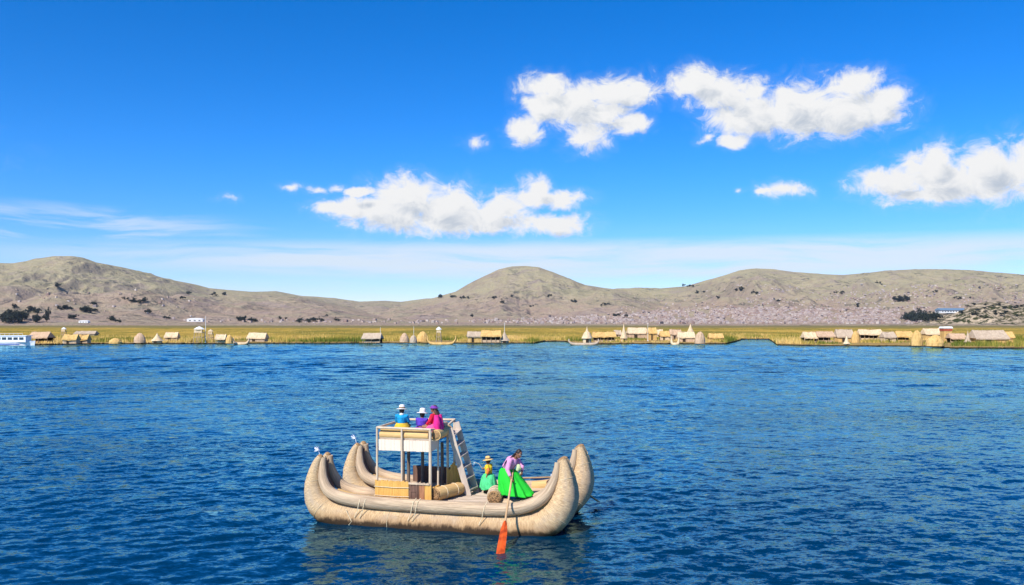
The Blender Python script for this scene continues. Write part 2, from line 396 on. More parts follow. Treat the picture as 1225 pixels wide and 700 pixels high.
# ------------------------------------------------------------------ water: one sheet all round, real waves in front of the camera
def lake():
    azf = np.arange(-40, 40.001, .125); azr = np.arange(44, 317, 8.)
    az_ = np.concatenate([azf, azr]); az_ = R(1) * az_
    q = [2.0]
    while q[-1] < 12: q.append(q[-1] * 1.15)
    q = q[:-1] + [12.0]
    while q[-1] < 330: q.append(q[-1] * (1.0034 if q[-1] < 90 else 1.0042))
    for a in (500, 900, 2200, 5000, 13500): q.append(a)
    r = np.array(q); A, Q = np.meshgrid(az_, r); X = Q * np.sin(A); Y = Q * np.cos(A)
    Z = np.zeros_like(X); g = np.random.default_rng(3)
    env = np.clip((Q - 11) / 3, 0, 1) * np.clip((R(40) - np.abs((A + math.pi) % (2 * math.pi) - math.pi)) / R(3), 0, 1) * np.clip((300 - Q) / 120, 0, 1)
    patch = .25 + 1.3 * fbm(X / 14 + 3, Y / 22 + 8, 3, .5)
    wx = X + 1.2 * (fbm(X / 3.1, Y / 3.1, 3) - .5); wy = Y + 1.2 * (fbm(X / 3.3 + 50, Y / 3.3 + 9, 3) - .5)
    for i in range(74):
        lam = .27 * (6.5 ** g.random()) if i < 60 else 3 + 4 * g.random(); th = R(-68) + g.normal() * .62
        k = 2 * math.pi / lam; amp = .0025 * lam ** .95 * (.5 + g.random()) * (1 if i < 60 else .22)
        fade = np.clip((lam - Q * .0125) / (lam * .5), 0, 1)
        ph = k * (wx * math.cos(th) + wy * math.sin(th)) + g.random() * 6.28
        Z += amp * fade * (np.sin(ph) + .22 * np.sin(2 * ph + 1.2))
    for i in range(26):      # longer wind waves over the open water further out
        lam = 2.2 + 3.2 * g.random(); th = R(-76) + g.normal() * .45; k = 2 * math.pi / lam
        fade = np.clip((Q - 45) / 60, 0, 1)
        ph = k * (wx * math.cos(th) + wy * math.sin(th)) + g.random() * 6.28
        Z += .0105 * lam / 3 * fade * (np.sin(ph) + .25 * np.sin(2 * ph + 1.2))
    Z *= env * patch
    n, k = X.shape; V = np.stack([X, Y, Z], -1).reshape(-1, 3)
    i = np.arange(n * k).reshape(n, k); j = np.roll(i, -1, axis=1)
    FQ = np.stack([i[:-1], j[:-1], j[1:], i[1:]], -1).reshape(-1, 4)
    m = bpy.data.materials.new('lake_water'); m.use_nodes = True; t = NT(m.node_tree); t.n.clear()
    # the lit blue body of the lake under a rippled reflecting skin
    b = t.new('ShaderNodeBsdfGlossy'); df = t.new('ShaderNodeBsdfDiffuse'); df.inputs['Color'].default_value = WATER_COL
    b.inputs['Color'].default_value = (.50, .93, 1.0, 1); fr = t.new('ShaderNodeFresnel'); fr.inputs['IOR'].default_value = 1.34
    mx = t.new('ShaderNodeMixShader'); o = t.new('ShaderNodeOutputMaterial')
    t.l.new(t.math('MINIMUM', fr.outputs[0], .75), mx.inputs[0]); t.l.new(df.outputs[0], mx.inputs[1]); t.l.new(b.outputs[0], mx.inputs[2]); t.l.new(mx.outputs[0], o.inputs[0])
    g_ = t.new('ShaderNodeNewGeometry'); P = g_.outputs['Position']
    gust = t.noise(t.vec('MULTIPLY', P, (.018, .055, 0)), 1.0, 4, .6, .6)
    gu = t.smooth(gust, .38, .62)
    t.inp(b, 'Roughness', t.math('MULTIPLY_ADD', gu, .05, .03))
    # small ripples as slopes added to the mesh normal, so that they keep their steepness at any distance
    def slope(sc, amp, det, off):
        c = t.noise(t.vec('MULTIPLY_ADD', P, sc, (off, off * .7, 0)), 1.0, det, .62, .4, col=True)
        return t.vec('MULTIPLY', t.vec('SUBTRACT', c, (.5, .5, .5)), (amp * .75, amp, 0))
    s1 = slope((.55, 1.0, 0), .32, 3, 3); s2 = slope((2.1, 3.6, 0), .60, 3, 17); s3 = slope((7, 12, 0), .48, 2, 31)
    sm = t.vec('ADD', t.vec('ADD', s1, s2), s3)
    k = t.math('MULTIPLY_ADD', gu, .75, .5); sm = t.vec('MULTIPLY', sm, t.comb(k, k, 0.0))
    N = t.vec('NORMALIZE', t.vec('ADD', g_.outputs['Normal'], sm))
    t.l.new(N, b.inputs['Normal']); t.l.new(N, fr.inputs['Normal'])
    o = npmesh('lake_water', V, FQ, m, smooth=True); tag(o, kind='structure')
WATER_COL = (.0, .022, .056, 1)
lake()
# ------------------------------------------------------------------ marsh: islet ground, reed bed
SH = np.array([(-2500,412),(-700,412),(0,413),(60,412.5),(120,411.5),(330,411),(430,410.8),(640,410.8),(652,408.5),(676,408.5),(690,411.6),(868,411.6),(880,409),(888,406),(920,406),(930,413),(1000,414),(1110,414.5),(1135,416.6),(1225,417),(1400,416),(1800,414),(3500,412)], float)
def shore(px): return HC * F / (np.interp(px, SH[:, 0], SH[:, 1]) - 387)
GZ = .4
def soaked(t, tcn, c, b):
    z = t.sep(t.new('ShaderNodeNewGeometry').outputs['Position'])[2]; return t.mix(t.smooth(z, .14, .32, 1, 0), c, (.05, .032, .018, 1))
def marsh():
    px = np.concatenate([np.linspace(-2400, -110, 70), np.arange(-100, 1330, 2.2), np.linspace(1340, 3400, 70)])
    off = np.array([0, .02, .6, 2, 6, 14, 30, 60, 2000.]); 
    s0 = shore(px)[None, :] * (1 + .012 * (fbm(px / 6, px * 0 + 3, 4)[None, :] - .5))
    A = np.repeat(px[None, :], len(off), 0); Q = s0 + off[:, None]; Q[-1] = 2600
    Z = np.full_like(Q, GZ); Z[0] = -.8; Z[1] = .30; Z[2] = .42; Z[2:7] += .12 * (fbm(A[2:7] / 4, Q[2:7] / 4, 3) - .5)
    Z[-1] = 1.0
    n, k = Q.shape; V = np.stack([(A - 612.5) / F * Q, Q, Z], -1).reshape(-1, 3)
    i = np.arange(n * k).reshape(n, k); FQ = np.stack([i[:-1, :-1], i[:-1, 1:], i[1:, 1:], i[1:, :-1]], -1).reshape(-1, 4)
    gm = material('islet_ground', (.42, .28, .11), (.22, .15, .06), .25, coord='Object', rough=1, bump=.2, bscale=1.2, spec=0, extra=soaked)
    tag(npmesh('islet_ground', V, FQ, gm), kind='structure')
    # the dense reed bed behind, seen edge-on as one golden mass
    q = [0.]; st = 5.
    while q[-1] < 1900: q.append(q[-1] + st); st *= 1.022
    q = np.array(q); A = np.repeat(px[None, :], len(q), 0); Q = s0 * 0 + shore(px)[None, :] + 75 + q[:, None] * (2350 - 75 - shore(px)[None, :]) / q[-1]
    X = (A - 612.5) / F * Q
    Z = 1.0 + 1.1 * (fbm(X / 9, Q / 9, 4, .6) - .5) + .7 * (fbm(X / 60, Q / 60, 3) - .5); Z[0] = .3; Z[-1] = .5
    n, k = Q.shape; V = np.stack([X, Q, Z], -1).reshape(-1, 3); i = np.arange(n * k).reshape(n, k)
    FQ = np.stack([i[:-1, :-1], i[:-1, 1:], i[1:, 1:], i[1:, :-1]], -1).reshape(-1, 4)
    m = bpy.data.materials.new('reed_mass'); m.use_nodes = True; t = NT(m.node_tree); t.n.clear()
    b = t.new('ShaderNodeBsdfPrincipled'); o = t.new('ShaderNodeOutputMaterial'); t.l.new(b.outputs[0], o.inputs[0])
    b.inputs['Roughness'].default_value = 1; b.inputs['Specular IOR Level'].default_value = 0
    g = t.new('ShaderNodeNewGeometry'); P = g.outputs['Position']
    n1 = t.noise(t.vec('MULTIPLY', P, (.016, .007, 0)), 1.0, 5, .65, .5); n2 = t.noise(t.vec('MULTIPLY', P, (.35, .05, .3)), 1.0, 4, .7)
    c = t.mix(t.smooth(n1, .38, .62), (.52, .33, .07, 1), (.22, .19, .04, 1)); c = t.mix(t.smooth(n2, .35, .7, 0, .6), c, (.15, .12, .04, 1))
    yy = t.sep(P)[1]; c = t.mix(t.smooth(yy, 700, 1100, 0, .85), c, (.17, .15, .075, 1))
    t.inp(b, 'Base Color', c)
    tag(npmesh('reed_bed', V, FQ, m, smooth=True), 'dense golden and olive reed bed stretching behind the straw huts to the hills', 'reeds', kind='stuff')
HUTPX = []
def reeds():
    N = 150000; g = np.random.default_rng(11)
    px = g.uniform(-260, 1500, N); t = g.random(N); sh = shore(px)
    d = sh + .3 + np.where(g.random(N) < .5, t ** 1.3 * 60, 55 + t ** 1.6 * 520)
    X = (px - 612.5) / F * d
    cl = fbm(X / 7 + 9, d / 11, 3, .55); keep = (cl > .44) | (d - sh > 55)
    hgt = (.9 + .8 * g.random(N)) * (.3 + 1.3 * cl ** 1.3) * np.where(d - sh > 60, .8, 1)
    for (x0, x1, dd, fr) in HUTPX:
        ins = (px > x0 - 1) & (px < x1 + 1) & (d < dd + 5)
        keep &= ~(ins & (g.random(N) < fr)); hgt = np.where(ins, hgt * .75, hgt)
    # open gaps of bare straw ground, taller reed on the spits
    for a, b, k in ((1128, 1225, 1.25), (640, 690, 1.0), (928, 958, 1.15), (835, 885, 1.1), (-200, 0, 1)):
        hgt = np.where((px > a) & (px < b), hgt * k, hgt)
    X, d, hgt, cl, px = X[keep], d[keep], hgt[keep], cl[keep], px[keep]; n = len(X)
    wd = .07 + .10 * g.random(n); lean = g.normal(0, .22, n); a = g.random(n) * 3.14; c, s = np.cos(a) * wd, np.sin(a) * wd * .5
    z0 = np.full(n, .2)
    V = np.empty((n, 3, 3)); V[:, 0] = np.stack([X - c, d - s, z0], -1); V[:, 1] = np.stack([X + c, d + s, z0], -1)
    V[:, 2] = np.stack([X + lean, d + g.normal(0, .2, n), z0 + hgt], -1)
    tint = np.clip(.5 + (fbm(X / 16, d / 22 + 4, 3) - .5) * 2.6 + g.normal(0, .16, n), 0, 1)
    m = bpy.data.materials.new('reed_blades'); m.use_nodes = True; t_ = NT(m.node_tree); t_.n.clear()
    b = t_.new('ShaderNodeBsdfPrincipled'); o = t_.new('ShaderNodeOutputMaterial'); t_.l.new(b.outputs[0], o.inputs[0])
    at = t_.new('ShaderNodeAttribute', attribute_name='tint')
    t_.inp(b, 'Base Color', t_.ramp(at.outputs['Fac'], [(0, (.09, .12, .02)), (.4, (.25, .23, .045)), (.7, (.48, .34, .08)), (1, (.66, .45, .16))]))
    b.inputs['Roughness'].default_value = .9; b.inputs['Specular IOR Level'].default_value = .05
    tag(npmesh('shore_reeds', V.reshape(-1, 3), np.arange(n * 3).reshape(-1, 3), m, attr=np.repeat(tint, 3)),
        'fringe of tall green and golden reeds along the far shore', 'reeds', kind='stuff')
marsh()
# ------------------------------------------------------------------ what of the hillsides can be seen, for setting trees and houses on them
GP = np.arange(-60, 1290, 1.0); GR = np.concatenate([np.arange(1960, 3000, 12.), np.arange(3000, 8000, 16.)])
GA, GQ = np.meshgrid(GP, GR); GH = terrain(GA, GQ); ANG = (GH - HC) / GQ
VIS = np.vstack([np.ones((1, len(GP)), bool), ANG[1:] > np.maximum.accumulate(ANG, 0)[:-1] - 1e-5]); GY = 387 - ANG * F
def spot(px, py, jitter=0):
    k = int(np.clip(round(px + 60), 0, len(GP) - 1)); colm = np.where(VIS[:, k] & (GY[:, k] <= py))[0]
    if not len(colm): return None
    q = colm[0]; d = GR[q]; return Vector(((px - 612.5) / F * d, d, float(GH[q, k])))
# trees
treem = material('dark_foliage', (.045, .055, .040), (.025, .032, .028), .5, rough=1, spec=0)
trunkm = material('tree_trunk', (.16, .11, .07), (.10, .07, .05), 2, rough=1)
def make_tree(seed, tall):
    g = np.random.default_rng(seed); root = empty('hill_tree')
    MB().tube([(0, 0, -1), (.1, 0, 2.5), (.3, .1, 6)], [.35, .28, .12], 6).build('trunk', trunkm, root)
    n = 420; 
    cen = g.normal(0, 1, (9, 3)) * np.array([1.7, 1.7, 1.6 if not tall else 2.6]) + np.array([0, 0, 5.4])
    rad = g.uniform(1.0, 2.0, 9); ci = g.integers(0, 9, n)
    dr = g.normal(0, 1, (n, 3)); dr /= np.linalg.norm(dr, axis=1)[:, None]
    p = cen[ci] + dr * rad[ci][:, None] * g.uniform(.6, 1.05, n)[:, None]; p[:, 2] = np.maximum(p[:, 2], 1.2)
    V = p[:, None, :] + g.normal(0, .55, (n, 3, 3))
    npmesh('crown', V.reshape(-1, 3), np.arange(n * 3).reshape(-1, 3), treem, root); return root
TREES = [make_tree(s, s % 2) for s in range(5)]
CL_ = [  # column, base row, spread, height in photo rows, number, label, group
 (3, 386, 7, 9, 5, 'dark clump at the frame edge, left hill', 'trees at the left hill foot'), (16, 387, 9, 12, 9, 'thickest dark clump below the left hill', 'trees at the left hill foot'),
 (31, 384, 5, 10, 4, 'rounded clump right of the thickest one, left hill', 'trees at the left hill foot'), (38, 375, 6, 7, 4, 'higher clump above the rounded one, left hill', 'trees at the left hill foot'),
 (49, 386, 7, 8, 5, 'loose clump above the open brown-roofed shelter', 'trees at the left hill foot'), (55, 388, 2, 15, 1, 'single tall dark poplar at the foot of the left hill', 'trees at the left hill foot'), (46, 375, 4, 6, 3, 'small clump on a shoulder of the left hill', 'trees at the left hill foot'), (22, 370, 6, 5, 3, 'small clump highest on the left hill', 'trees at the left hill foot')]
GROVE = [(78,371,9,3.5,8),(105,374,9,5,9),(112,367,4,3.5,3),(86,382,5,4,4),(131,384,5,4,4),(141,386,4,3,3),(168,363,11,4,9),(155,360,8,3,3),(175,375,4,4,3),(194,381,3,3,2),(202,382,3,3,2),(69,346,3,5,2),
 (290,385,11,4,10),(304,386,4,3,3),(218,358,7,3,4),(225,352,6,2.5,3),(262,354,9,3,6),(365,386,8,3.5,7),(384,385,10,3.5,8),(401,385,5,3,3),(393,379,5,2.5,2),(340,383,6,2.5,3),
 (535,357,10,3,6),(556,358,6,2.5,4),(594,358,4,3,3),(601,364,2,4,1),(612,357,2,3,1),(640,369,8,2,3),(566,379,3,3,2),(720,366,10,3,4),(742,379,8,3,5),(823,344,6,2.5,4),(838,352,5,2.5,3),(890,349,10,3,6),(905,352,6,2.5,4),(862,358,5,2.5,3),(660,356,5,2.5,3),(690,362,7,3,3),(930,362,4,2.5,2),(1003,352,10,2.5,5),(1030,368,5,3,2),(1080,361,10,4.5,9),(1050,341,5,2,2),(1150,358,14,2.5,6),(1117,352,5,2.5,2)]
WHERE = lambda x: ('the left hill' if x < 240 else 'the low slope between the hills' if x < 450 else 'the middle dome hill' if x < 730 else 'the long right ridge')
used_t = 0
def put_tree(px, py, hpx, label, group, wide=1.0):
    global used_t
    p = spot(px, py)
    if p is None: return
    src = TREES[used_t % 5]; o = src if used_t < 5 else copy_tree(src); used_t += 1
    s = hpx / F * p.y / 8.2; o.location = p - Vector((0, 0, .2 * s)); o.scale = (s * wide, s * wide, s); o.rotation_euler = (0, 0, random.random() * 6)
    tag(o, label, 'tree', group)
tr = random.Random(5)
ORD = ['', 'first', 'second', 'third', 'fourth', 'fifth', 'sixth', 'seventh', 'eighth', 'ninth', 'tenth', 'eleventh', 'twelfth', 'thirteenth', 'fourteenth', 'fifteenth', 'sixteenth', 'seventeenth', 'eighteenth', 'nineteenth', 'twentieth', 'twenty-first', 'twenty-second', 'twenty-third', 'twenty-fourth', 'twenty-fifth', 'twenty-sixth']
def which(k, n): return 'only' if n == 1 else 'leftmost' if k == 0 else 'rightmost' if k == n - 1 else ORD[k + 1] + ' from the left,'
for cx, cy, sp, h, n, lab, gr in CL_:
    xs = sorted(cx + tr.uniform(-sp, sp) for _ in range(n))
    for k in range(n): put_tree(xs[k], cy + tr.uniform(-1.5, .5), h * tr.uniform(.7, 1.05), ('%s tree of the %s' % (which(k, n), lab)) if n > 1 else lab, gr, 1.15 if n > 1 else .4)
HN = ['the left hill', 'the low slope between the hills', 'the middle dome hill', 'the long right ridge']
rank = {}
for hn in HN:
    for r_, q in enumerate(sorted([q for q in GROVE if WHERE(q[0]) == hn])): rank[q] = r_ + 1
for q in GROVE:
    cx, cy, sp, h, n = q; xs = sorted(cx + tr.uniform(-sp, sp) for _ in range(n)); gn = 'the %s grove along %s' % (ORD[rank[q]], WHERE(cx))
    for k in range(n): put_tree(xs[k], cy + tr.uniform(-1.2, .6), h * tr.uniform(.8, 1.2), '%s tree in %s' % (which(k, n), gn), 'hillside trees', 1.5)
for k in range(26):
    x = 1083 + 38 * k / 25; put_tree(x, 386.5 - tr.uniform(0, 3.5), tr.uniform(8, 11.5) * (1 - .3 * abs(k - 10) / 16), '%s dark tree of the dense row left of the rocky hill' % which(k, 26), 'trees beside the rocky hill', 1.15)
xs = sorted(tr.uniform(1150, 1224) for _ in range(24))
for k in range(24): put_tree(xs[k], tr.uniform(365, 382), tr.uniform(1.6, 3.4), '%s low bush on the small rocky hill at the right edge' % which(k, 24), 'bushes on the rocky hill', 2.4)
# town
HM = [material('house_' + n, c, tuple(x * .8 for x in c), .3, rough=.9, spec=.1) for n, c in
      (('pink_brick', (.45, .345, .285)), ('pale_render', (.58, .50, .44)), ('grey_render', (.47, .39, .37)), ('brown_brick', (.36, .25, .21)), ('dark_window', (.10, .09, .10)))]
def town():
    g = np.random.default_rng(21)
    w1 = np.interp(GA, [400, 470, 540, 620, 700, 900, 1080, 1105, 1120], [0, .01, .06, .22, .8, 1, 1, .6, 0])
    top = np.interp(GA, [400, 520, 600, 680, 760, 840, 900, 1000, 1100], [383, 383, 381, 378, 373, 368, 366, 368, 366])
    dens = w1 * np.clip((GY - top) / 8, 0, 1) + .02 * np.clip((GY - (top - 26)) / 20, 0, 1) * (GA > 740) + .05 * (GY > 383) * (GA < 560) * (GA > 170) + .0025 * (GY > 345) * (GA < 240)
    dens += .05 * (GA > 880) * (GY > 340) * (GY < 364) * (fbm(GA / 30, GY / 6, 3) > .55)
    dens = dens * VIS * (GQ > 2760) * (GY < 388.5) * (fbm(GA / 9, GY / 3 + 2, 3) > .40)
    # even cover in the picture's rows: weight by the rows each cell spans
    span = np.zeros_like(GY); span[1:] = np.clip(GY[:-1] - GY[1:], 0, 3); wgt = (dens * (span + .004)).ravel(); wgt /= wgt.sum()
    idx = g.choice(wgt.size, 13000, p=wgt); px = GA.ravel()[idx] + g.uniform(-.5, .5, 13000); d = GQ.ravel()[idx] + g.uniform(-8, 8, 13000); h = GH.ravel()[idx]
    X = (px - 612.5) / F * d; s = g.uniform(.6, 1.2, 13000); mi = g.choice(5, 13000, p=[.40, .20, .20, .17, .03])
    sx = g.uniform(5, 10, 13000) * s; sy = g.uniform(5, 10, 13000) * s; sz = g.uniform(3, 6, 13000) * s; rot = g.uniform(-.5, .5, 13000)
    order = np.argsort(-(sx * sz / d ** 2)); ind = order[:290]; rest = order[290:]
    names = ['pink brick', 'pale plastered', 'grey plastered', 'dark brown brick', 'dark']
    protos = []
    for k in range(5):
        mb = MB(); mb.box((0, 0, .5), (1, 1, 1)); mb.box((0, 0, 1.03), (1.06, 1.06, .07)); mb.box((.22, .1, 1.16), (.34, .4, .24)); mb.mi = 1
        for wx_ in (-.3, 0, .3):
            for wz in (.28, .68): mb.box((wx_, -.502, wz), (.14, .02, .18))
        o = mb.build('town_house', None, mats=[HM[k], HM[4]]); protos.append(o)
    first = [True] * 5
    for j in ind:
        k = int(mi[j]); o = protos[k] if first[k] else protos[k].copy()
        if not first[k]: col.objects.link(o)
        first[k] = False; o.location = (X[j], d[j], h[j] - 1); o.scale = (sx[j], sy[j], sz[j] + 1); o.rotation_euler = (0, 0, rot[j])
        reg = 'left of the dome hill' if px[j] < 560 else 'below the dome hill' if px[j] < 640 else 'at the right foot of the dome hill' if px[j] < 720 else 'below the saddle right of the dome hill' if px[j] < 820 else 'below the top of the right ridge' if px[j] < 940 else 'behind the right island' if px[j] < 1030 else 'left of the dark tree row'
        tag(o, 'tiny %s flat-roofed town house %s' % (names[k], reg), 'house', '%s town houses %s' % (names[k], reg))
    for k in range(5):
        if first[k]: bpy.data.objects.remove(protos[k])
    base = np.array([(-.5,-.5,0),(.5,-.5,0),(.5,.5,0),(-.5,.5,0),(-.5,-.5,1),(.5,-.5,1),(.5,.5,1),(-.5,.5,1)])
    fq = np.array([(4,5,6,7),(0,1,5,4),(1,2,6,5),(2,3,7,6),(3,0,4,7)])
    B = base[None] * np.stack([sx, sy, sz + 1], -1)[rest][:, None, :]; c, s_ = np.cos(rot[rest])[:, None], np.sin(rot[rest])[:, None]
    V = np.stack([B[:, :, 0] * c - B[:, :, 1] * s_ + X[rest][:, None], B[:, :, 0] * s_ + B[:, :, 1] * c + d[rest][:, None], B[:, :, 2] + h[rest][:, None] - 1], -1)
    FQ = (fq[None] + (np.arange(len(rest)) * 8)[:, None, None]).reshape(-1, 4)
    tag(npmesh('distant_town', V.reshape(-1, 3), FQ, None, mats=HM, mi=np.repeat(mi[rest], 5)), 'dense pinkish grey town spread over the foot of the far hills', 'town', kind='stuff')
town()
# a few larger things on the land behind the marsh
def at(px, py, z=GZ):
    d = (HC - z) * F / (py - 387); return Vector(((px - 612.5) / F * d, d, z))
whitew = material('white_wall', (.80, .80, .78), (.68, .68, .66), .5, rough=.7)
bluer = material('blue_sheet_roof', (.17, .27, .36), (.12, .20, .28), .5, rough=.4)
glassm = material('dark_glass', (.04, .06, .08), (.03, .04, .06), 1, rough=.15, spec=.6)
p = spot(1137, 374.5)
if p is None: p = Vector((1300, 2600, 25))
b0 = empty('long_hall', p, R(8)); k = p.y / F
MB().box((0, 0, 1.4 * k), (32 * k, 12 * k, 3.6 * k)).build('wall', whitew, b0); MB().prism([(-17 * k, -7 * k, 3.2 * k), (-17 * k, 7 * k, 3.2 * k), (-17 * k, 0, 5.6 * k)], (34 * k, 0, 0)).build('roof', bluer, b0)
wn = MB()
for q in range(9): wn.box((-14 * k + q * 3.5 * k, -6.03 * k, 1.6 * k), (1.6 * k, .1, 1.2 * k))
wn.build('window', glassm, b0); tag(b0, 'long hall with a blue roof beside the small rocky hill', 'building')
for (px, py, wd, h, lab) in ((101, 386.5, 11, 3.2, 'white building at the foot of the left hill'), (234, 385, 19, 4.5, 'low white arched building on the slope behind the reed watchtower')):
    p = spot(px, py) or Vector(((px - 612.5) / F * 2100, 2100, 5)); k = p.y / F; b0 = empty('white_building', p)
    MB().box((0, 0, h * k * .3), (wd * k, 6 * k, h * k * .6)).build('wall', whitew, b0)
    MB().prism([(wd * k * .52 * math.cos(a), -3.2 * k, h * k * (.6 + .4 * math.sin(a))) for a in [math.pi * q / 8 for q in range(9)]], (0, 6.4 * k, 0)).build('roof', whitew, b0)
    wn = MB()
    for q in (-.3, 0, .3): wn.box((q * wd * k, -3.02 * k, h * k * .3), (wd * k * .12, .1, h * k * .25))
    wn.build('window', glassm, b0); tag(b0, lab, 'building')
# ------------------------------------------------------------------ straw village
ST = {'pink': material('straw_pale', (.60, .42, .28), (.42, .28, .17), 2.5, stretch=(1, 1, .25), rough=.95, bump=.06, bscale=5, spec=0),
      'gold': material('straw_gold', (.70, .46, .18), (.48, .29, .10), 2.5, stretch=(1, 1, .25), rough=.95, bump=.06, bscale=5, spec=0),
      'grey': material('straw_grey', (.54, .43, .31), (.38, .29, .21), 2.5, stretch=(1, 1, .25), rough=.95, bump=.06, bscale=5, spec=0),
      'cream': material('straw_cream', (.74, .57, .37), (.54, .39, .23), 2.5, stretch=(1, 1, .25), rough=.95, bump=.06, bscale=5, spec=0)}
dark = material('inside_shade', (.05, .035, .025), (.03, .02, .015), 2, rough=1)  # near-black colour stands in for the shade in doorways and open huts
polev = material('hut_pole', (.50, .36, .22), (.36, .25, .15), 3)
def gable(px0, px1, by, ty, mk, wk, label, cat='hut', open_=0, rz=0.0, wallf=.52):
    p = at((px0 + px1) / 2, by); k = p.y / F; w_ = (px1 - px0) * k; h = (by - ty) * k; dp = max(2.6, min(4.5, w_ * .6)); o = empty('straw_hut', p, rz + random.uniform(-.12, .12))
    wh = h * wallf; ov = .28
    if not open_:
        MB().box((0, 0, wh / 2), (w_ * .9, dp, wh)).build('wall', ST[wk], o)
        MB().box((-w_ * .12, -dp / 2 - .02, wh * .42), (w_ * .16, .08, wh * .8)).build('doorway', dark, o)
    else:
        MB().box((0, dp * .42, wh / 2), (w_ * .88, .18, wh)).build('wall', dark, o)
        for q in range(open_ + 2):
            MB().tube([(-w_ * .44 + q * w_ * .88 / (open_ + 1), -dp * .42, 0), (-w_ * .44 + q * w_ * .88 / (open_ + 1), -dp * .42, wh)], .09, 6).build('post', polev, o)
        MB().box((0, -dp * .36, wh * .2), (w_ * .8, .1, wh * .32)).build('low_wall', ST[wk], o)
    r = MB(); e = w_ * .5; n = 7; rows = []
    for s in (-1, 1):   # two thatch slopes, thick, slightly sagging
        g = []
        for i in range(n):
            x = -e + 2 * e * i / (n - 1); sag = -.10 * math.sin(math.pi * i / (n - 1)) + random.uniform(-.11, .11)
            g.append(((x, s * (dp / 2 + ov), wh - .12 + sag), (x * .93, 0, h + sag)))
        for i in range(n - 1):
            (a, b_), (c, d_) = g[i], g[i + 1]; r.poly([a, c, d_, b_] if s < 0 else [c, a, b_, d_])
            lo = lambda q: (q[0], q[1], q[2] - .2)
            r.poly([lo(a), lo(c), c, a]); r.poly([lo(a), lo(c), (d_[0], 0, d_[2] - .2), (b_[0], 0, b_[2] - .2)])
        rows.append(g)
    for i in (0, n - 1):
        r.poly([rows[0][i][0], rows[0][i][1], rows[1][i][0]])
    for q in range(int(w_ * 9)):
        x = random.uniform(-e, e); L_ = random.uniform(.15, .5); y_ = -(dp / 2 + ov) - .02; z_ = wh - .12
        r.poly([(x - .05, y_ + .05, z_ + .1), (x + .05, y_ + .05, z_ + .1), (x + random.uniform(-.1, .1), y_, z_ - L_)])
        x = random.uniform(-e, e) * .93; r.poly([(x - .06, 0, h - .1), (x + .06, 0, h - .1), (x + random.uniform(-.15, .15), 0, h + random.uniform(.02, .22))])
    r.build('roof', ST[mk], o); tag(o, label, cat, 'straw huts on the reed islands'); HUTPX.append((px0, px1, p.y, .35)); return o
def dome(px0, px1, by, ty, mk, label, cat='hut', door=True, name='straw_hut'):
    p = at((px0 + px1) / 2, by); k = p.y / F; w_ = (px1 - px0) * k / 2; h = (by - ty) * k; o = empty(name, p, random.uniform(-.3, .3))
    pr = [(w_, 0), (w_ * .98, h * .3), (w_ * .86, h * .55), (w_ * .62, h * .78), (w_ * .3, h * .94), (.05, h)]
    mb = MB().lathe(pr, (0, 0, 0), 18, sy=.8)
    mb.v = [v * (1 + random.uniform(-.035, .035)) for v in mb.v]; mb.build('thatch', ST[mk], o, smooth=False)
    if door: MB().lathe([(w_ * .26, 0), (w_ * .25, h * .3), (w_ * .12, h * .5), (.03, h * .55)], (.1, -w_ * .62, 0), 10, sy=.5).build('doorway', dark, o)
    tag(o, label, cat, 'straw huts on the reed islands' if door else None); HUTPX.append((px0, px1, p.y, .35)); return o
def cone(px0, px1, by, ty, mk, label, base=.45):
    p = at((px0 + px1) / 2, by); k = p.y / F; w_ = (px1 - px0) * k / 2; h = (by - ty) * k; o = empty('pointed_hut', p)
    mb = MB().lathe([(w_ * .8, 0), (w_ * .8, h * base * .6), (w_ * 1.08, h * base * .55), (w_ * .62, h * (base + .12)), (w_ * .3, h * .72), (w_ * .12, h * .9), (.04, h)], (0, 0, 0), 16)
    mb.v = [Vector((v.x * (1 + random.uniform(-.05, .05)), v.y, v.z)) for v in mb.v]; mb.build('thatch', ST[mk], o)
    for q in (-.15, .12): MB().tube([(q * .3, 0, h * .88), (q, .05, h * 1.06)], .05, 5).build('roof_pole', polev, o)
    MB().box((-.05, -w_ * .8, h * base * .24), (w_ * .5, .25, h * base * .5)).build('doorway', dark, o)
    tag(o, label, 'hut', 'pointed huts on the reed islands'); HUTPX.append((px0, px1, p.y, .35)); return o
def tower(px, by, ty, wpx, label, mk='cream', top='roof'):
    p = at(px, by); k = p.y / F; h = (by - ty) * k; w_ = wpx * k / 2; o = empty('watchtower', p)
    for sx in (-1, 1):
        for sy in (-1, 1): MB().tube([(sx * w_, sy * w_, 0), (sx * w_ * .75, sy * w_ * .75, h * .62)], .09, 6).build('leg', polev, o)
    MB().box((0, 0, h * .34), (w_ * 1.9, w_ * 1.9, .15)).build('landing', polev, o)
    MB().box((0, 0, h * .63), (w_ * 1.8, w_ * 1.8, .18)).build('platform', ST[mk], o)
    MB().box((0, -w_ * .85, h * .7), (w_ * 1.7, .12, h * .14)).build('rail', ST[mk], o)
    for sx in (-1, 1): MB().tube([(sx * w_ * .7, 0, h * .63), (sx * w_ * .7, 0, h * .88)], .07, 6).build('post', polev, o)
    MB().lathe([(w_ * 1.25, h * .82), (w_ * .7, h * .92), (.08, h)], seg=10).build('roof', ST[mk] if top == 'roof' else whitew, o)
    lad = MB()
    for sx in (-.2, .2): lad.beam((w_ * .3 + sx, -w_ * 1.6, 0), (w_ * .3 + sx, -w_ * .9, h * .62), .06, .06)
    for q in range(7): lad.beam((w_ * .3 - .2, -w_ * (1.6 - .1 * q), h * .62 * q / 7 + .1), (w_ * .3 + .2, -w_ * (1.6 - .1 * q), h * .62 * q / 7 + .1), .05, .05)
    lad.build('ladder', polev, o); tag(o, label, 'watchtower'); HUTPX.append((px - wpx / 2, px + wpx / 2, p.y, .8))
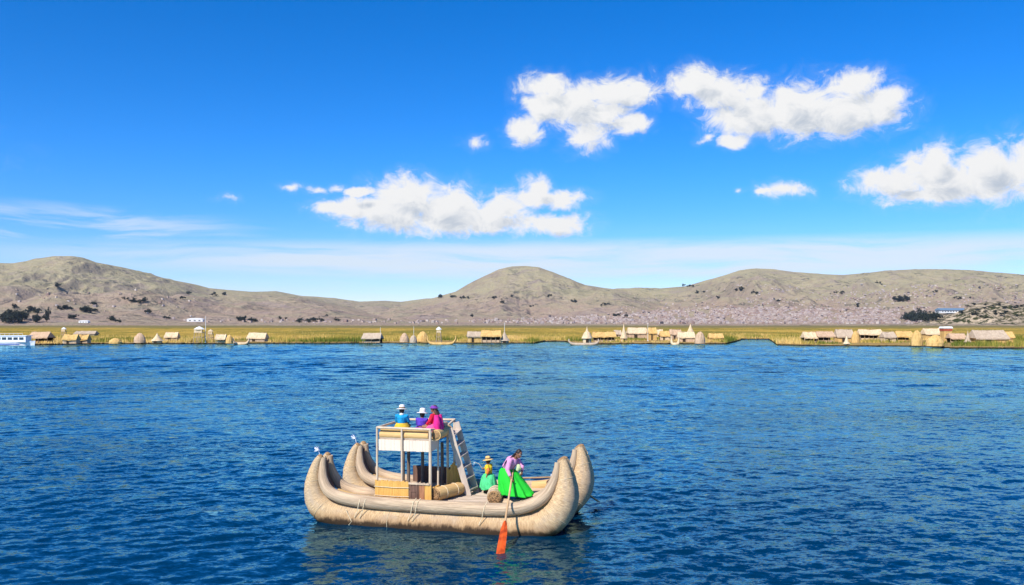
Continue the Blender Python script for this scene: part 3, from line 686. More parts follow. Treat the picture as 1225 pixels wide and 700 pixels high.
def reedboat(px0, px1, wy, ty, mk, label, cabin=False):
    d = HC * F / (wy - 387); k = d / F; L = (px1 - px0) * k; h = (wy - ty) * k; o = empty('small_reed_boat', (((px0 + px1) / 2 - 612.5) * k, d, 0), random.uniform(-.1, .1))
    for s in (-1, 1):
        q = spline([(-L * .5, s * .12, h, .10), (-L * .49, s * .3, h * .55, .2), (-L * .36, s * .5, .3, .36), (0, s * .62, .16, .42), (L * .36, s * .5, .3, .36), (L * .49, s * .3, h * .55, .2), (L * .5, s * .12, h, .1)], 4)
        MB().tube(q[:, :3], list(q[:, 3]), 10).build('reed_bundle', ST[mk], o, smooth=True)
    MB().box((0, 0, .42), (L * .6, 1.1, .12)).build('deck', ST[mk], o)
    if cabin:
        for sx in (-1, 1):
            for sy in (-1, 1): MB().tube([(sx * .7, sy * .45, .4), (sx * .7, sy * .45, h * 1.05)], .06, 5).build('post', polev, o)
        MB().box((0, 0, h * 1.1), (2.0, 1.3, .16)).build('roof', ST[mk], o)
    tag(o, label, 'boat', 'small reed boats moored at the islands'); HUTPX.append((px0, px1, d + 25, .97))
# left bank
gable(37, 62, 410, 397, 'pink', 'gold', 'open brown-roofed straw shelter just right of the white ferry', open_=1)
gable(77, 94, 411, 400, 'gold', 'pink', 'golden-roofed hut, larger of the two in front of the left hill')
gable(95, 107, 410.5, 400.5, 'gold', 'pink', 'small golden hut snug against the right side of a larger golden one')
gable(91, 116, 403, 396, 'grey', 'grey', 'long low pale-roofed hut behind the two golden huts on the left', wallf=.6)
tower(76.5, 405, 391.5, 5, 'thin white-topped lookout rising behind the huts near the ferry', top='white')
dome(130, 146, 411, 404.5, 'gold', 'golden heap of cut reeds on the bank left of the round pinkish hut', 'straw heap', door=False, name='straw_heap')
dome(160, 174.5, 410, 398.5, 'pink', 'round-topped pinkish straw hut alone on the left bank')
cone(181, 195, 410, 399, 'cream', 'small pointed cream hut between a round hut and a gabled hut on the left bank', .35)
gable(198, 214, 408, 397.5, 'cream', 'pink', 'cream-roofed hut with a dark doorway beside the small pointed hut')
tower(238.5, 410, 390.5, 11, 'tall open watchtower of poles on the left bank', top='white')
tower(252, 409, 394, 6, 'short pole lookout right beside the tall open watchtower')
gable(258.5, 271, 410, 400, 'cream', 'cream', 'white-fronted hut touching a bright yellow straw stack', open_=1)
dome(270, 279, 410.7, 400.5, 'gold', 'bright yellow upright straw stack beside the white-fronted hut', 'straw stack', door=False, name='straw_stack')
reedboat(279, 297.5, 412.3, 404.5, 'cream', 'pale reed boat with raised prows moored beside the yellow straw stack')
gable(297, 320, 408.5, 398, 'cream', 'grey', 'wide low cream-roofed hut, last one on the left bank', wallf=.45)
# middle bank
gable(434, 457.5, 410, 398.5, 'grey', 'pink', 'greyish hut with a flat broad roof, first on the middle bank', open_=1)
dome(478, 489.5, 409.5, 398.5, 'pink', 'small round pinkish hut in the middle bank, left of the golden dome')
dome(490, 499, 410, 401, 'grey', 'smallest grey straw hut between a pinkish one and a golden dome')
dome(498.5, 512.5, 408.5, 396.5, 'gold', 'golden dome hut standing behind the yellow boat')
reedboat(511.5, 545, 412.3, 402, 'gold', 'long bright yellow reed boat with curled ends at the middle bank')
tower(525, 409.5, 391, 6, 'white-topped lookout behind the long yellow boat', top='white')
gable(558.5, 576, 409.5, 396.5, 'grey', 'gold', 'golden hut under a whitish roof sheet on the middle bank', wallf=.6)
gable(575, 600, 410, 395, 'gold', 'pink', 'largest hut of the middle bank with a broad golden roof', open_=3, wallf=.6)
cone(597, 610, 410, 396, 'grey', 'grey pointed hut at the right end of the middle bank', .3)
# centre right bank
reedboat(680.5, 716, 413, 405.5, 'grey', 'long grey reed boat moored at the left end of the centre right bank')
cone(696, 708.5, 410, 391.5, 'cream', 'slender cream spire hut directly behind the long grey boat', .5)
gable(708, 737, 409, 397, 'gold', 'cream', 'long open-fronted golden hut right of the slender spire hut', open_=5, wallf=.6)
gable(734, 743, 404, 395, 'grey', 'grey', 'small dark-gabled hut behind the end of the long open-fronted hut')
cone(742, 750.5, 409, 387.5, 'cream', 'tallest thin pointed hut between the open-fronted hut and a wide pale hut', .35)
gable(750, 774, 405, 392, 'cream', 'pink', 'wide pale-roofed hut with pinkish walls right of the tallest thin point')
gable(774.5, 785, 407, 392, 'gold', 'gold', 'tall narrow yellow hut in the centre right bank', wallf=.6)
gable(784, 793, 404, 394, 'cream', 'cream', 'small cream hut right of the tall narrow yellow hut')
gable(789, 801, 407, 396, 'gold', 'cream', 'low golden hut left of the long pinkish house')
gable(800, 815, 407, 394, 'pink', 'pink', 'pinkish hut joined to the long house under the white spire', wallf=.6)
gable(810, 831, 409, 397, 'cream', 'pink', 'long pinkish house with a cream roof below the white spire')
cone(820, 832, 405, 387.5, 'cream', 'sharp white spire hut above the long pinkish house', .35)
reedboat(803, 812, 412.6, 401.5, 'cream', 'tiny cream reed boat with an upright prow before the pinkish hut')
dome(831, 844, 411, 397, 'pink', 'bushy rounded straw hut right of the white spire')
gable(847, 865, 408, 399, 'gold', 'gold', 'low straw hut alone at the right tip of the centre right bank')
# right island
gable(959.5, 976, 410, 397, 'cream', 'pink', 'cream-roofed hut on posts at the left end of the right island', open_=1)
gable(975, 997, 410, 396.5, 'pink', 'pink', 'pale hut on posts, second from the left on the right island', open_=2, wallf=.6)
gable(998.5, 1020, 409, 394, 'grey', 'gold', 'hut with a high grey thatched roof, third on the right island', wallf=.45)
cone(1008.5, 1017, 412.5, 401.5, 'cream', 'small white pointed reed tent right at the water on the right island', .2)
dome(1018, 1029, 410, 396, 'gold', 'golden straw stack between the grey-roofed hut and the wide pavilion', 'straw stack', door=False, name='straw_stack')
gable(1026, 1054, 407.5, 394, 'cream', 'cream', 'wide pavilion with a yellowish roof and dark openings on the right island', open_=4, wallf=.62)
gable(1054, 1070, 409, 397, 'grey', 'cream', 'whitish hut just right of the wide pavilion')
gable(1070, 1091, 408.5, 396, 'gold', 'gold', 'open golden hut with a dark inside left of the big straw prow', open_=1)
dome(1090, 1104, 413.5, 395, 'gold', 'tall golden bundle of reeds standing at the shore of the right island', 'reed bundle', door=False, name='reed_stack')
gable(1103, 1125, 406, 393, 'cream', 'gold', 'cream-roofed hut behind the low straw dome on the right island')
dome(1108, 1129, 414, 401, 'gold', 'low wide straw dome near the water below the red-topped tower', door=True)
gable(1134, 1154, 410, 399, 'pink', 'cream', 'low pinkish hut between the red-topped tower and a dark point', open_=2)
cone(1153.5, 1162, 411, 396.5, 'grey', 'dark grey pointed hut left of the longest hut', .2)
gable(1161, 1202, 411, 395, 'grey', 'gold', 'longest hut of all with a grey thatched roof on the right island', wallf=.42)
gable(1197, 1211, 410, 397, 'gold', 'gold', 'golden gable end hut closing off the longest hut on its right')
# red-topped tower
p = at(1131.5, 409); k = p.y / F; o = empty('watchtower', p)
MB().box((0, 0, 1.5), (2.2, 2.2, 3.0)).build('wall', ST['gold'], o)
MB().box((0, 0, 3.35), (2.4, 2.4, .7)).build('red_band', material('red_cloth', (.45, .10, .05), (.35, .08, .04), 4), o)
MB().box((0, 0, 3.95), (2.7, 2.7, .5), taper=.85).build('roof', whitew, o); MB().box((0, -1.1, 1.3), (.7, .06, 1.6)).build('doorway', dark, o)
tag(o, 'square straw watchtower with a red band and white top', 'watchtower'); HUTPX.append((1125, 1138, p.y, .8))
# thin masts
for px, by, ty, lab in ((246, 410, 378, 'thin tall white mast beside the tall open watchtower'), (455, 408, 391.5, 'thin pole at the right of the greyish hut'), (495, 408, 390.5, 'thin pole left of the golden dome hut'), (603.5, 408, 386, 'thin pole behind the grey pointed hut of the middle bank'), (775, 408, 386, 'thin pole at the tall narrow yellow hut')):
    p = at(px, by); h = (by - ty) * p.y / F
    o = MB().tube([(0, 0, 0), (0, 0, h)], [.07, .04], 6).box((0, 0, .1), (.3, .3, .2)).build('thin_mast', whitew); o.location = p; tag(o, lab, 'pole')
# white ferry
d = HC * F / (413 - 387); k = d / F; fe = empty('passenger_ferry', ((18 - 612.5) * k, d - 2.6, 0), 0)
L0, L1 = -44 * k, 30 * k; hb = material('white_boat_paint', (.86, .86, .86), (.78, .78, .8), 1, rough=.35, spec=.5); bl = material('blue_boat_paint', (.04, .12, .45), (.03, .09, .36), 1, rough=.4)
hull = MB(); sec = []
for i in range(9):
    x = L0 + (L1 - L0) * i / 8; wd = 1.5 * (1 - max(0, (i - 5) / 3) ** 2 * .93); top = .85 + .35 * max(0, (i - 5) / 3) ** 1.5
    sec.append([(x, -wd * .7, -.35), (x + .25 * (i == 8), -wd, top), (x + .25 * (i == 8), wd, top), (x, wd * .7, -.35)])
for i in range(8):
    for a in range(4): b_ = (a + 1) % 4; hull.poly([sec[i][a], sec[i + 1][a], sec[i + 1][b_], sec[i][b_]])
hull.poly(sec[0]); hull.poly(sec[-1]); hull.build('hull', hb, fe)
MB().box(((L0 + L1) / 2 - 1.2, -1.51, .32), (L1 - L0 - 3.4, .04, .22)).build('stripe', bl, fe)
cab = MB().box((-1.8, 0, 1.6), (13.2, 2.6, 1.5)).build('cabin', hb, fe)
for q in range(9): MB().box((-7.6 + q * 1.42, -1.32, 1.72), (1.05, .05, .62)).build('window', glassm, cab)
MB().box((-1.8, 0, 2.42), (13.8, 2.9, .14)).build('roof', hb, fe)
rl = MB()
for q in range(12): rl.tube([(-8 + q * 1.1, -1.35, 2.5), (-8 + q * 1.1, -1.35, 2.95)], .03, 5)
rl.tube([(-8, -1.35, 2.95), (4.1, -1.35, 2.95)], .03, 5); rl.build('roof_rail', hb, fe)
tag(fe, 'white passenger ferry with a row of cabin windows at the left edge', 'ferry'); HUTPX.append((-60, 48, d + 6, .98))
reeds()
# ------------------------------------------------------------------ the big reed boat (its own frame: X along the hulls, Y away from the camera)
YAW = math.atan2(-1.7, 6.42); BO = Vector((-1.98, 23.15, 0))
boat = empty('reed_catamaran', BO, YAW)
tag(boat, 'large double-hulled reed boat with curved ends and a raised platform carrying people', 'reed boat')
def chop(sgn):
    return MB()
def hullpart(y0):
    for s in (-1, 1):     # two fat bundles side by side, tips drawn together
        yc = y0
        prof = [(-3.54,1.74,.22,.085),(-3.65,1.55,.23,.125),(-3.73,1.22,.24,.19),(-3.74,.86,.26,.255),(-3.58,.46,.27,.335),(-3.15,.19,.28,.37),(-2.3,.09,.28,.385),(-.8,.06,.28,.39),(.8,.06,.28,.39),(2.0,.08,.28,.395),(2.72,.2,.28,.39),(3.14,.5,.26,.375),(3.34,.93,.22,.32),(3.375,1.36,.17,.215),(3.33,1.70,.12,.145),(3.27,1.90,.085,.115)]
        q = spline([(a, yc + s * c * (1 if s > 0 else 1), b, r) for a, b, c, r in prof], 6)
        n = len(q); rad = [float(v) * (1 + .018 * math.sin(i * 2.1)) for i, v in enumerate(q[:, 3])]
        hb_ = MB().tube(q[:, :3], rad, 26, cap=False)
        if s < 0 and y0 < 1.5:
            fr_ = random.Random(4)
            for _ in range(36):
                x = fr_.uniform(-2.6, 2.2); a = fr_.uniform(-.2, 1.2); p = Vector((x, .28 - .385 * math.cos(a), .06 + .385 * math.sin(a)))
                d_ = Vector((fr_.uniform(-1, 1), -.3 * math.cos(a) - .1, fr_.uniform(-.8, .2))).normalized(); L_ = fr_.uniform(.05, .15); hb_.tube([p, p + d_ * L_ * .5, p + d_ * L_ + Vector((0, 0, -.02))], [.005, .004, .002], 4)
        o = hb_.build('reed_bundle', hullm, boat, smooth=True)
        for e, i in ((0, 0), (1, n - 1)):
            c = MB()
            pnt = Vector(q[i][:3]); dr = (pnt - Vector(q[i - 1 if e else i + 1][:3])).normalized(); M = dr.to_track_quat('Z', 'Y').to_matrix()
            rr = rad[i]
            c.lathe([(rr * 1.0, -.02), (rr * .97, .015), (rr * .6, .05), (rr * .1, .06)], pnt, 20, M=M)
            c.build('cut_end', cutm, o, smooth=False)
        # binding cord wound round the bundle
        rp = MB()
        for kk in range(6):
            i = 14 + kk * 13 + (5 if s > 0 else 0)
            if i + 1 >= n - 4: break
            pnt = Vector(q[i][:3]); dr = (Vector(q[i + 1][:3]) - Vector(q[i - 1][:3])).normalized(); M = dr.to_track_quat('Z', 'Y').to_matrix()
            ring = [pnt + M @ Vector((math.cos(a) * (rad[i] + .006), math.sin(a) * (rad[i] + .006), .05 * math.sin(a + kk))) for a in [2 * math.pi * j / 28 for j in range(29)]]
            rp.tube(ring, .0055, 5)
        rp.build('binding_cord', ropem, o)
    for s in (-1, 1):
        inner = (s > 0 and y0 < 1.5)
        gp = [(-3.46,1.72,.2,.075),(-3.47,1.45,.24,.10),(-3.40,1.12,.34,.135),(-3.18,.83,.42,.155),(-2.75,.68,.46,.165),(-2.0,.61,.47,.17),(-.8,.585,.47,.17),(.8,.585,.47,.17),(1.9,.62,.47,.17),(2.5,.76,.45,.165),(2.88,1.0,.38,.15),(3.06,1.32,.27,.12),(3.14,1.62,.2,.09),(3.16,1.84,.17,.07)]
        if inner:
            runs = [gp[:5] + [(-2.35,.66,.46,.15),(-2.1,.60,.46,.05)], [(1.95,.6,.46,.05),(2.2,.68,.46,.15)] + gp[9:]]
        else: runs = [gp]
        for g in runs:
            q = spline([(a, y0 + s * c, b, r) for a, b, c, r in g], 6)
            MB().tube(q[:, :3], [float(v) for v in q[:, 3]], 18).build('gunwale', gunm, boat, smooth=True)
    # core bundle, then a dark brown tube standing in for shade in the hollow ends
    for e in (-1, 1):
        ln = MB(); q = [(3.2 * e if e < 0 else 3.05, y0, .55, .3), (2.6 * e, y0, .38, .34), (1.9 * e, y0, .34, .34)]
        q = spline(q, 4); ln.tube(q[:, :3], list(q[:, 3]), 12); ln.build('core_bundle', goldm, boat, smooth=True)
        hl = MB(); hl.tube([(3.46 * e if e < 0 else 3.18, y0, 1.62), (3.52 * e if e < 0 else 3.2, y0, 1.2), (3.42 * e if e < 0 else 3.1, y0, .8)], [.05, .1, .2], 10); hl.build('hollow_shade', brownm, boat, smooth=True)
for y0 in (.56, 2.98): hullpart(y0)
# knotted rope ends on the gunwale
for x in (-2.15, -2.0, -.62, -.5, 1.35):
    MB().tube([(x, .10, .78), (x - .02, -.06, .70), (x - .05, -.10, .55), (x - .09, -.09, .38), (x - .16, -.12, .22)], .011, 6).build('lashing', ropem, boat)
MB().tube([(-2.6, -.06, .42), (-2.4, -.1, .1), (-2.5, -.11, -.02)], .009, 5).build('lashing', ropem, boat)
# deck of long canes
dk = MB()
for i in range(34):
    y = .36 + i * .082; r = .041 + .012 * random.random(); x0 = -2.3 - random.random() * .25; x1 = 2.9 + random.random() * .2 - .5 * (abs(i - 17) < 12) * 0
    dk.tube([(x0, y, .575), (-.5, y + random.uniform(-.008, .008), .57), (1.5, y + random.uniform(-.008, .008), .57), (x1, y, .585)], r, 8)
dk.build('deck', deckm, boat)
fm = MB()
for i, y in enumerate((.75, 1.3, 1.85, 2.4)): fm.tube([(1.3, y, .63), (2.3, y, .66), (2.95, y, .80)], [.13, .13, .11], 12)
fm.build('foredeck_bundle', gunm, boat, smooth=True)
for x in (-2.42, -1.0, .9, 2.2): MB().tube([(x, .2, .46), (x, 3.3, .46)], .06, 8).build('cross_beam', darkpole, boat)
# platform tower
X0, X1, Y0, Y1 = -1.93, -.38, .52, 2.42
ROT = 0
posts = [(X0, Y0, 2.6, .033, polem), ((X0 + X1) / 2 - .04, Y0 - .02, 2.56, .030, polem), (X1, Y0, 2.58, .045, polem), (X1 + .0, 1.15, 2.5, .03, polem), (X1 + .02, 1.9, 2.52, .038, polem), (X1 + .05, Y1, 2.66, .038, polem),
         (X0, Y1, 2.6, .055, darkpole), (-1.62, Y1 - .35, 2.0, .05, darkpole), (-1.28, Y1 - .1, 2.0, .05, darkpole), (-.62, Y1 - .25, 2.0, .05, darkpole)]
for x, y, h, r, m in posts:
    MB().tube([(x, y, .55), (x + .005, y, 1.3), (x, y, h)], [r, r * .95, r * .9], 10).build('post', m, boat, smooth=True)
for a, b_ in (((X0, Y0 - .01, 2.58), (X1 + .03, Y0 - .01, 2.57)), ((X0, Y1, 2.60), (X1 + .08, Y1, 2.64)), ((X0, Y0, 2.575), (X0, Y1, 2.60)), ((X1, Y0, 2.56), (X1 + .02, 1.25, 2.50)), ((X1 + .02, 1.9, 2.52), (X1 + .05, Y1, 2.64))):
    MB().tube([a, b_], .032, 8).build('rail', polem, boat, smooth=True)
MB().box(((X0 + X1) / 2, (Y0 + Y1) / 2, 2.27), (X1 - X0 - .08, Y1 - Y0 - .1, .08)).build('platform_floor', deckm, boat)
for x in (X0 + .12, (X0 + X1) / 2, X1 - .12): MB().tube([(x, Y0 + .06, 2.19), (x, Y1 - .04, 2.19)], .035, 8).build('joist', darkpole, boat)
def planks(x0, x1, y, z0, z1, n):
    mb = MB(); wdt = (x1 - x0) / n
    for i in range(n): mb.box((x0 + wdt * (i + .5), y + random.uniform(-.003, .003), (z0 + z1) / 2), (wdt - .004, .03, z1 - z0 + random.uniform(-.012, .012)))
    return mb
planks(X0 + .04, X1 - .05, Y0 + .035, 1.955, 2.25, 16).build('front_panel', creamm, boat)
sd_ = MB()
for i in range(9): sd_.box((X1 - .01, Y0 + .1 + i * .066, 2.10 + i * .004), (.03, .062, .29))
sd_.build('side_panel', creamm, boat)
for (a, b_, r) in (((X0 + .05, Y0 + .13, 2.375), (X1 - .08, Y0 + .13, 2.375), .105), ((X0 + .05, Y0 + .16, 2.52), (X1 - .08, Y0 + .16, 2.52), .05), ((X0 + .14, Y0 + .2, 2.39), (X0 + .14, Y1 - .2, 2.39), .09)):
    MB().tube([a, b_], r, 18).build('seat_roll', goldm, boat, smooth=True)
o = MB().tube([(X1 + .10, Y0 + .16, 2.40), (X1 + .06, 1.9, 2.40)], [.145, .13], 20).build('seat_roll', goldm, boat, smooth=True)
MB().lathe([(.12, 0), (.08, .02), (.01, .025)], (X1 + .10, Y0 + .155, 2.40), 16, M=Matrix.Rotation(R(90), 3, 'X')).build('cut_end', cutm, o)
o = MB().tube([(X1 + .02, Y0 + .9, 2.56), (X1 - .1, 2.1, 2.54)], [.09, .08], 16).build('seat_roll', gunm, boat, smooth=True)
# low walls under the platform
def mat_wall(p, q, z0, z1, n, tk=.05, rag=.02):
    mb = MB(); p = Vector(p); q = Vector(q)
    for i in range(n):
        a = p.lerp(q, (i + .5) / n); t = random.uniform(-rag, rag)
        mb.tube([(a.x, a.y + random.uniform(-.008, .008), z0), (a.x + random.uniform(-.006, .006), a.y, z1 + t)], tk / 2, 6)
    return mb
wl = mat_wall((X0 - .02, Y0 - .07), (-.98, Y0 - .07), .6, 1.14, 34).build('straw_wall', strawm, boat)
tie = MB()
for z in (.74, .98): tie.tube([(X0 - .04, Y0 - .105, z), (-1.4, Y0 - .11, z - .01), (-.95, Y0 - .105, z)], .01, 5)
tie.build('binding_cord', ropem, wl)
MB().box((-.83, Y0 - .03, .84), (.28, .05, .48)).box((-.74, Y0 - .062, .84), (.035, .016, .48)).box((-.92, Y0 - .062, .84), (.035, .016, .48)).box((-.83, Y0 - .064, .94), (.16, .014, .14)).build('wooden_door', brownm, boat)
MB().box((-.60, Y0 - .03, .84), (.15, .05, .48)).build('door_panel', material('orange_brown_board', (.42, .19, .09), (.28, .12, .06), 3, stretch=(6, 1, 1)), boat)
mat_wall((-.52, Y0 - .03), (-.34, Y0 - .03), .6, 1.06, 8).build('straw_wall', strawm, boat)
mat_wall((-.98, Y0 - .06), (-.38, Y0 - .06), 1.07, 1.12, 22, rag=.01).build('lintel', polem, boat)
mat_wall((X1 + .08, 1.66), (X1 + .42, 2.0), .6, 1.40, 12, rag=.12).build('straw_wall', strawm, boat)
mat_wall((X1, Y0), (X1 + .02, 1.2), .6, .95, 20).build('straw_wall', strawm, boat)
MB().box(((X0 + X1) / 2 + .28, Y1 + .12, .92), (1.55, .06, .62)).build('rear_wall', brownm, boat)
# ladder
lad = empty('ladder', (0, 0, 0), 0, boat)
A0, A1, B0, B1 = Vector((.36, 1.62, .60)), Vector((-.16, 1.5, 2.5)), Vector((.44, 2.12, .60)), Vector((-.13, 2.0, 2.62))
for a, b_ in ((A0, A1), (B0, B1)):
    MB().beam(a, b_, .045, .17, up=(1, .1, .2)).build('stringer', ladm, lad)
for i in range(6):
    t = (i + .55) / 6.2; a = A0.lerp(A1, t); b_ = B0.lerp(B1, t)
    MB().beam(a, b_, .20, .035, up=(0, 0, 1)).build('step', ladm, lad)
# curled reed cushions at the ladder foot and far side
MB().tube([(.62, 2.3, .70), (.95, 2.42, .70), (1.25, 2.35, .78)], [.10, .12, .06], 12).build('deck_roll', gunm, boat, smooth=True)
MB().tube([(2.0, 2.5, .78), (2.6, 2.52, .84), (3.0, 2.62, 1.0)], [.16, .17, .12], 14).build('deck_roll', goldm, boat, smooth=True)
MB().tube([(2.42, 2.32, .74), (2.44, 2.42, .96), (2.56, 2.56, 1.04), (2.7, 2.7, 1.02)], .025, 6).build('strap', brownm, boat)
for x in (2.42, 2.58): MB().tube([(x, 2.95, .7), (x + .03, 2.95, 1.08)], .022, 6).build('oar_peg', whitem, boat)
# ribbons on the tips
def tassel(x, y, z, n):
    mb = MB(); mb.tube([(x, y, z), (x - .03, y, z + .13)], .008, 5)
    for i in range(n):
        a = random.uniform(0, 6.28); r = random.uniform(.05, .15); c = Vector((x - .03, y, z + .13)); q = c + Vector((math.cos(a) * r - .05, math.sin(a) * r * .5, random.uniform(-.04, .11)))
        mb.beam(c, q, .004, random.uniform(.02, .035), up=(0, 1, .3))
    mb.build('ribbon_tuft', whitem, boat)
tassel(-3.58, .36, 1.78, 12); tassel(-3.60, 2.78, 1.80, 10)
# ------------------------------------------------------------------ rolls of reed lying on the deck
def roll(p, q, r, label):
    p = Vector(p); q = Vector(q); o = empty('reed_roll', BO + Matrix.Rotation(YAW, 3, 'Z') @ p, YAW); dlt = q - p
    pts = [dlt * t for t in (0, .08, .3, .6, .92, 1)]; n = r
    b_ = MB().tube(pts, [r * .93, r, r * 1.02, r, r, r * .9], 22).build('bundle', goldm if 'golden' in label else gunm, o, smooth=True)
    M = dlt.normalized().to_track_quat('Z', 'Y').to_matrix()
    mb = MB().lathe([(r * .92, -.004), (r * .7, -.03), (r * .3, -.02), (.01, -.035)], (0, 0, 0), 20, M=M)
    for k in range(70):
        a = random.random() * 6.28; rr = r * .86 * math.sqrt(random.random()); c = M @ Vector((math.cos(a) * rr, math.sin(a) * rr, 0)); mb.tube([c, c - dlt.normalized() * random.uniform(.03, .07)], .012, 5)
    mb.build('cut_end', cutm, o)
    for t in (.28, .72):
        c = dlt * t; MB().tube([c + M @ Vector((math.cos(a) * (r + .008), math.sin(a) * (r + .008), 0)) for a in [2 * math.pi * j / 20 for j in range(21)]], .01, 5).build('tie', ropem, o)
    tag(o, label, 'reed roll')
roll((-.25, .60, .81), (.12, 1.60, .81), .18, 'golden roll of reeds lying on deck against the low straw wall')
roll((1.42, .52, .82), (1.26, 1.3, .82), .2, 'short pale roll of reeds with a brown cut end beside the green skirt')
# ------------------------------------------------------------------ people
def W_(p): return BO + Matrix.Rotation(YAW, 3, 'Z') @ Vector(p)
def body(mb, J, k=1.0, fingers=True):
    """one skinned figure from joints; every limb tapers"""
    g = lambda n: Vector(J[n])
    mb.tube([g('pelvis'), g('belly'), g('chest'), g('neck0')], [.125 * k, .115 * k, .13 * k, .075 * k], 16)
    mb.tube([g('neck0'), g('head')], [.052 * k, .048 * k], 12)
    hd = g('head'); fd = Vector(J['face']).normalized(); up = (hd - g('neck0')).normalized(); sd_ = fd.cross(up).normalized(); up = sd_.cross(fd)
    M = Matrix((fd, -sd_, up)).transposed(); J['_M'] = M
    mb.ell(hd, (.088 * k, .074 * k, .105 * k), M=M); mb.ell(hd + M @ Vector((.035 * k, 0, -.06 * k)), (.055 * k, .05 * k, .055 * k), M=M)
    mb.tube([hd + M @ Vector((.08 * k, 0, .012 * k)), hd + M @ Vector((.104 * k, 0, -.018 * k)), hd + M @ Vector((.085 * k, 0, -.026 * k))], [.010 * k, .015 * k, .012 * k], 8)
    for s in (-1, 1): mb.ell(hd + M @ Vector((-.005 * k, s * .076 * k, -.005 * k)), (.018 * k, .008 * k, .028 * k), 8, 6, M=M)
    for s in ('l', 'r'):
        mb.tube([g('chest').lerp(g('sh' + s), .4), g('sh' + s), g('el' + s), g('wr' + s)], [.06 * k, .05 * k, .036 * k, .026 * k], 12)
        mb.tube([g('hip' + s), g('kn' + s), g('an' + s)], [.088 * k, .058 * k, .036 * k], 12)
        a = g('an' + s); t = Vector(J.get('toe' + s, a + Vector((.16 * k, 0, -.05 * k)))); mb.tube([a, a.lerp(t, .5) + Vector((0, 0, -.012 * k)), t], [.036 * k, .038 * k, .024 * k], 10)
        wr = g('wr' + s); dr = (wr - g('el' + s)).normalized(); cv = Vector(J.get('curl' + s, (0, 0, -1))).normalized()
        sdv = dr.cross(cv).normalized(); cv = sdv.cross(dr)
        pm = wr + dr * .045 * k; mb.tube([wr, pm, wr + dr * .085 * k], [.024 * k, .032 * k, .030 * k], 10, sq=1)
        if fingers:
            for i, ln in enumerate((.062, .07, .066, .052)):
                b_ = wr + dr * .082 * k + sdv * (i - 1.5) * .0195 * k; e = b_ + dr * ln * .5 * k + cv * .012 * k; f = e + dr * ln * .15 * k + cv * ln * .45 * k; h = f - dr * .02 * k + cv * .012 * k
                mb.tube([b_, e, f, h], [.0098 * k, .0095 * k, .0088 * k, .007 * k], 8)
            b_ = wr + dr * .03 * k - sdv * .026 * k; mb.tube([b_, b_ - sdv * .022 * k + dr * .025 * k + cv * .01 * k, b_ - sdv * .014 * k + dr * .045 * k + cv * .035 * k], [.012 * k, .011 * k, .009 * k], 8)
    return mb
def face(J, root, k=1.0, hair=True, eyes=True):
    hd = Vector(J['head']); M = J['_M']
    for s in (-1, 1):
        e = MB().ell(hd + M @ Vector((.078 * k, s * .03 * k, .014 * k)), (.012 * k, .014 * k, .010 * k), 10, 6, M=M).build('eye', whitem, root, smooth=True)
        MB().ell(hd + M @ Vector((.088 * k, s * .03 * k, .014 * k)), (.004 * k, .007 * k, .007 * k), 8, 6, M=M).build('iris', hairm, e)
        MB().tube([hd + M @ Vector((.084 * k, s * .048 * k, .032 * k)), hd + M @ Vector((.089 * k, s * .016 * k, .036 * k))], .005 * k, 6).build('eyebrow', hairm, root)
    MB().tube([hd + M @ Vector((.083 * k, -.022 * k, -.056 * k)), hd + M @ Vector((.09 * k, 0, -.054 * k)), hd + M @ Vector((.083 * k, .022 * k, -.056 * k))], .006 * k, 6).build('mouth', material('lips', (.24, .07, .05), (.2, .06, .045), 5), root)
def garment(root, name, mat, parts, vox=.012):
    mb = MB()
    for pts, rad in parts: mb.tube(pts, rad, 14)
    return mb.build(name, mat, root, remesh=vox)
def skirt(root, rings, mat, fold=9, amp=.07, name='skirt', seg=72):
    """rings: (centre, rx, ry); folds deepen to the hem"""
    mb = MB(); q = spline([(c[0], c[1], c[2], a, b_) for c, a, b_ in rings], 5); n = len(q)
    for j, (x, y, z, a, b_) in enumerate(q):
        g = j / (n - 1)
        for k in range(seg):
            t = 2 * math.pi * k / seg; f = 1 + amp * g ** 1.3 * math.cos(fold * t + 1.7 * math.sin(2 * t) + .8 * g) + .35 * amp * g * math.cos(2.3 * fold * t + 1)
            mb.v.append(Vector((x + math.cos(t) * a * f, y + math.sin(t) * b_ * f, z + .02 * g * math.sin(3 * t))))
    for j in range(n - 1):
        for k in range(seg): k2 = (k + 1) % seg; mb.face((j * seg + k, j * seg + k2, (j + 1) * seg + k2, (j + 1) * seg + k))
    o = mb.build(name, mat, root, smooth=True); m = o.modifiers.new('thick', 'SOLIDIFY'); m.thickness = .012; return o
# --- woman rowing
root = empty('person', W_((1.84, .92, .625)), YAW + R(-14))
tag(root, 'woman in pink blouse and wide bright green skirt leaning forward to row', 'person')
J = dict(pelvis=(-.22, 0, .80), belly=(-.17, 0, .95), chest=(-.03, 0, 1.13), neck0=(.06, 0, 1.24), head=(.18, -.02, 1.335), face=(1, -.25, -.62),
         shl=(.0, .18, 1.17), ell=(.16, .22, .96), wrl=(.26, .0, .84), shr=(.0, -.18, 1.17), elr=(-.02, -.28, .92), wrr=(.10, -.33, .74),
         hipl=(-.2, .09, .78), knl=(-.02, .10, .42), anl=(-.06, .09, .07), hipr=(-.2, -.09, .78), knr=(.05, -.10, .42), anr=(.02, -.10, .07), curll=(-.2, -1, -.3), curlr=(.3, 1, -.2))
body(MB(), J).build('body', skinm, root, remesh=.0065); face(J, root)
g = {k: Vector(v) for k, v in J.items() if k not in ('_M', 'face')}
pink = cloth('pink_blouse', (.80, .36, .60)); green = material('bright_green_skirt', (.02, .62, .03), (.012, .40, .03), 5, rough=.8, bump=.01, bscale=9, contrast=.4)
